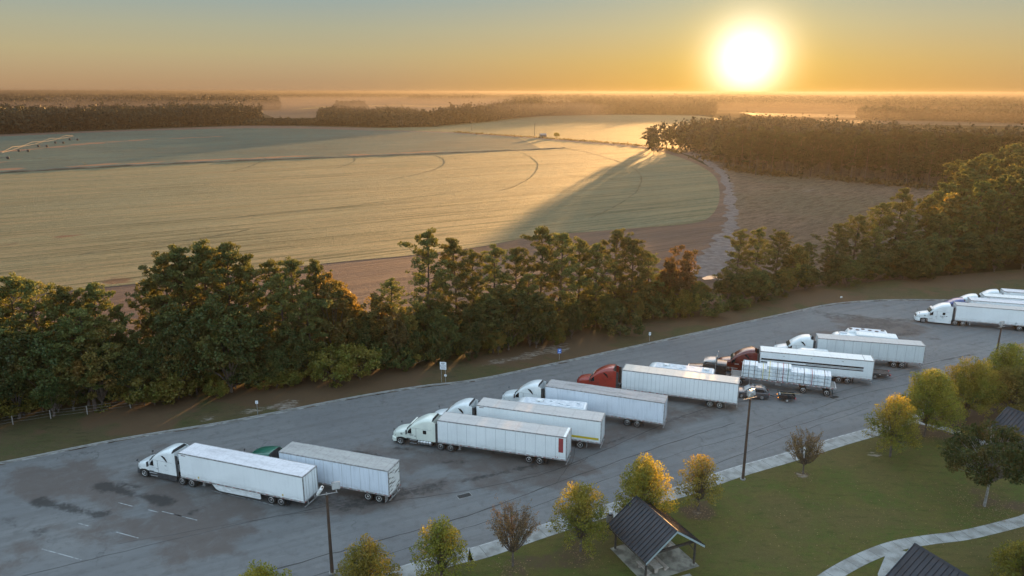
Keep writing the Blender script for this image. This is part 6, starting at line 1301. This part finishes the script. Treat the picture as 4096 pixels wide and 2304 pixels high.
for k, (f_, b_, st_, hr, rd, nq, qs) in enumerate(bands): wood(f_, b_, st_, hr, rd, nq, qs, 30 + k)

# -- things in the fields --
ip = empty('irrigation_machine', (0, 0, 0), 0, 'long thin irrigation machine on wheeled towers at the far left of the field', 'irrigation machine')
dullg = M('dull_grey_pipe', (.16, .15, .14), .9, spec=0.)
wp = [G(22, 400), G(82, 385), G(143, 375), G(192, 366), G(234, 360), G(270, 354), G(302, 349)]
wp = [G(8, 402), G(60, 384), G(108, 372), G(150, 363), G(186, 355)]
b = MB()
for a, c_ in zip(wp[:-1], wp[1:]):
    b.tube([a + Vector((0, 0, 4.2)), (a + c_) / 2 + Vector((0, 0, 5.6)), c_ + Vector((0, 0, 4.2))], .12, 5); b.tube([a + Vector((0, 0, 3.9)), (a + c_) / 2 + Vector((0, 0, 3.6)), c_ + Vector((0, 0, 3.9))], .12, 4)
b.obj('pipe', dullg, ip)
for p in wp:
    tw = empty('tower', p); tw.parent = ip; MB().tube([(-4, 1, .9), (0, 0, 4.2), (4, -1, .9)], .12, 4).tube([(-4, 1, .8), (4, -1, .8)], .16, 4).obj('tower_frame', dullg, tw)
    for q in ((-4, 1), (4, -1)): MB().lathe([(.3, -.3), (.95, -.2), (.95, .2), (.3, .3)], 12, 'y', (q[0], q[1], .8)).obj('wheel', rubber, tw)
for k, (u, v0, v1) in enumerate([(1345, 341, 311), (1187, 329, 303), (1013, 324, 302), (1148, 250, 238)]):
    p = G(u, v0); h = ray_height(u, v1, p.x, p.y)
    up_ = empty('utility_pole', p, 0, 'thin utility pole ' + ('beside the small farm hut', 'at the corner of the green field', 'in front of the dark wood, leftmost of the poles', 'far away near the horizon')[k], 'pole', 'utility poles beyond the field')
    MB().tube([(0, 0, 0), (0, 0, h)], [.28, .2], 6).obj('pole', timber, up_)
    if k < 3: MB().box(-1.4, 1.4, -.1, .1, h - .8, h - .6).obj('crossarm', timber, up_)
p = G(1366, 345); ht = empty('farm_hut', p, .3, 'tiny weathered hut at the far edge of the round field', 'hut')
MB().box(-3, 3, -2, 2, 0, 2.4).obj('wall', M('weathered_boards', (.13, .11, .09), .8), ht); MB().panel([(-3.3, -2.4, 2.3), (-3.3, 0, 3.7), (-3.3, 2.4, 2.3)], (6.6, 0, 0)).obj('roof', M('tin_roof', (.2, .17, .15), .5), ht); MB().box(3.0, 3.05, -.6, .6, 0, 2.0).obj('door', timber, ht)
p = G(1400, 345); put_tree('shrub', p.x, p.y, PR['shrub'][0], .9, 0, 'small spiky bush beside the tiny farm hut', 'shrub', None, -.2)
b = []; rs = np.random.RandomState(8)
hl_ = smooth_line(D((1150, 333), (1260, 341), (1400, 350), (1500, 357), (1640, 369), (1720, 385)), 10)
for p in hl_:
    for _ in range(26): b.append((p[0] + rs.normal() * 2.5, p[1] + 3 + rs.normal() * 2.2, abs(rs.normal()) * .5))
tag(link('field_edge_brush', quad_mesh('field_edge_brush', quads(np.array(b), .7, .6, rs), rust_l)), kind='stuff')
b = []
for a, c_, n_, sp in (((1840, 425), (1990, 440), 900, 7), ((1760, 396), (1900, 415), 600, 7), ((2080, 447), (2330, 470), 900, 5)):
    A, B_ = G(*a), G(*c_)
    for _ in range(n_): t_ = rs.rand(); q = A + (B_ - A) * t_; b.append((q.x + rs.normal() * 3, q.y + rs.normal() * sp, abs(rs.normal()) * .8))
tag(link('rough_scrub', quad_mesh('rough_scrub', quads(np.array(b), .8, .7, rs), rust_l)), kind='stuff')
pd = [tuple(G(u, v, -.1)[:2]) for u, v in [(1766, 699), (1782, 693), (1800, 692), (1806, 697), (1790, 702), (1772, 703)]]
sheet('water', pd, -.08, M('puddle_water', (.05, .05, .05), .05, spec=1.))

# ------------------------------------------------------------------ air
def box_volume(name, x0, x1, y0, y1, z0, z1, dens, col, g):
    m, n = newmat(name); v = n.n('ShaderNodeVolumePrincipled', {'Color': col, 'Density': dens, 'Anisotropy': g}); n.n('ShaderNodeOutputMaterial', {1: v.outputs[0]})
    o = MB().box(x0, x1, y0, y1, z0, z1).obj(name, m); tag(o, kind='stuff'); return o
if HAZE:
    box_volume('haze', -27000, 27000, -700, 27000, -1.5, 46.5, HAZE, (.054, .054, .056, 1), .58)
    if MIST:
        box_volume('mist', -1500, 150, 1080, 3200, -.1, 24., MIST, (.085, .085, .10, 1), .3)
        box_volume('mist', 350, 1700, 880, 2600, -.1, 18., MIST, (.05, .045, .045, 1), .45)
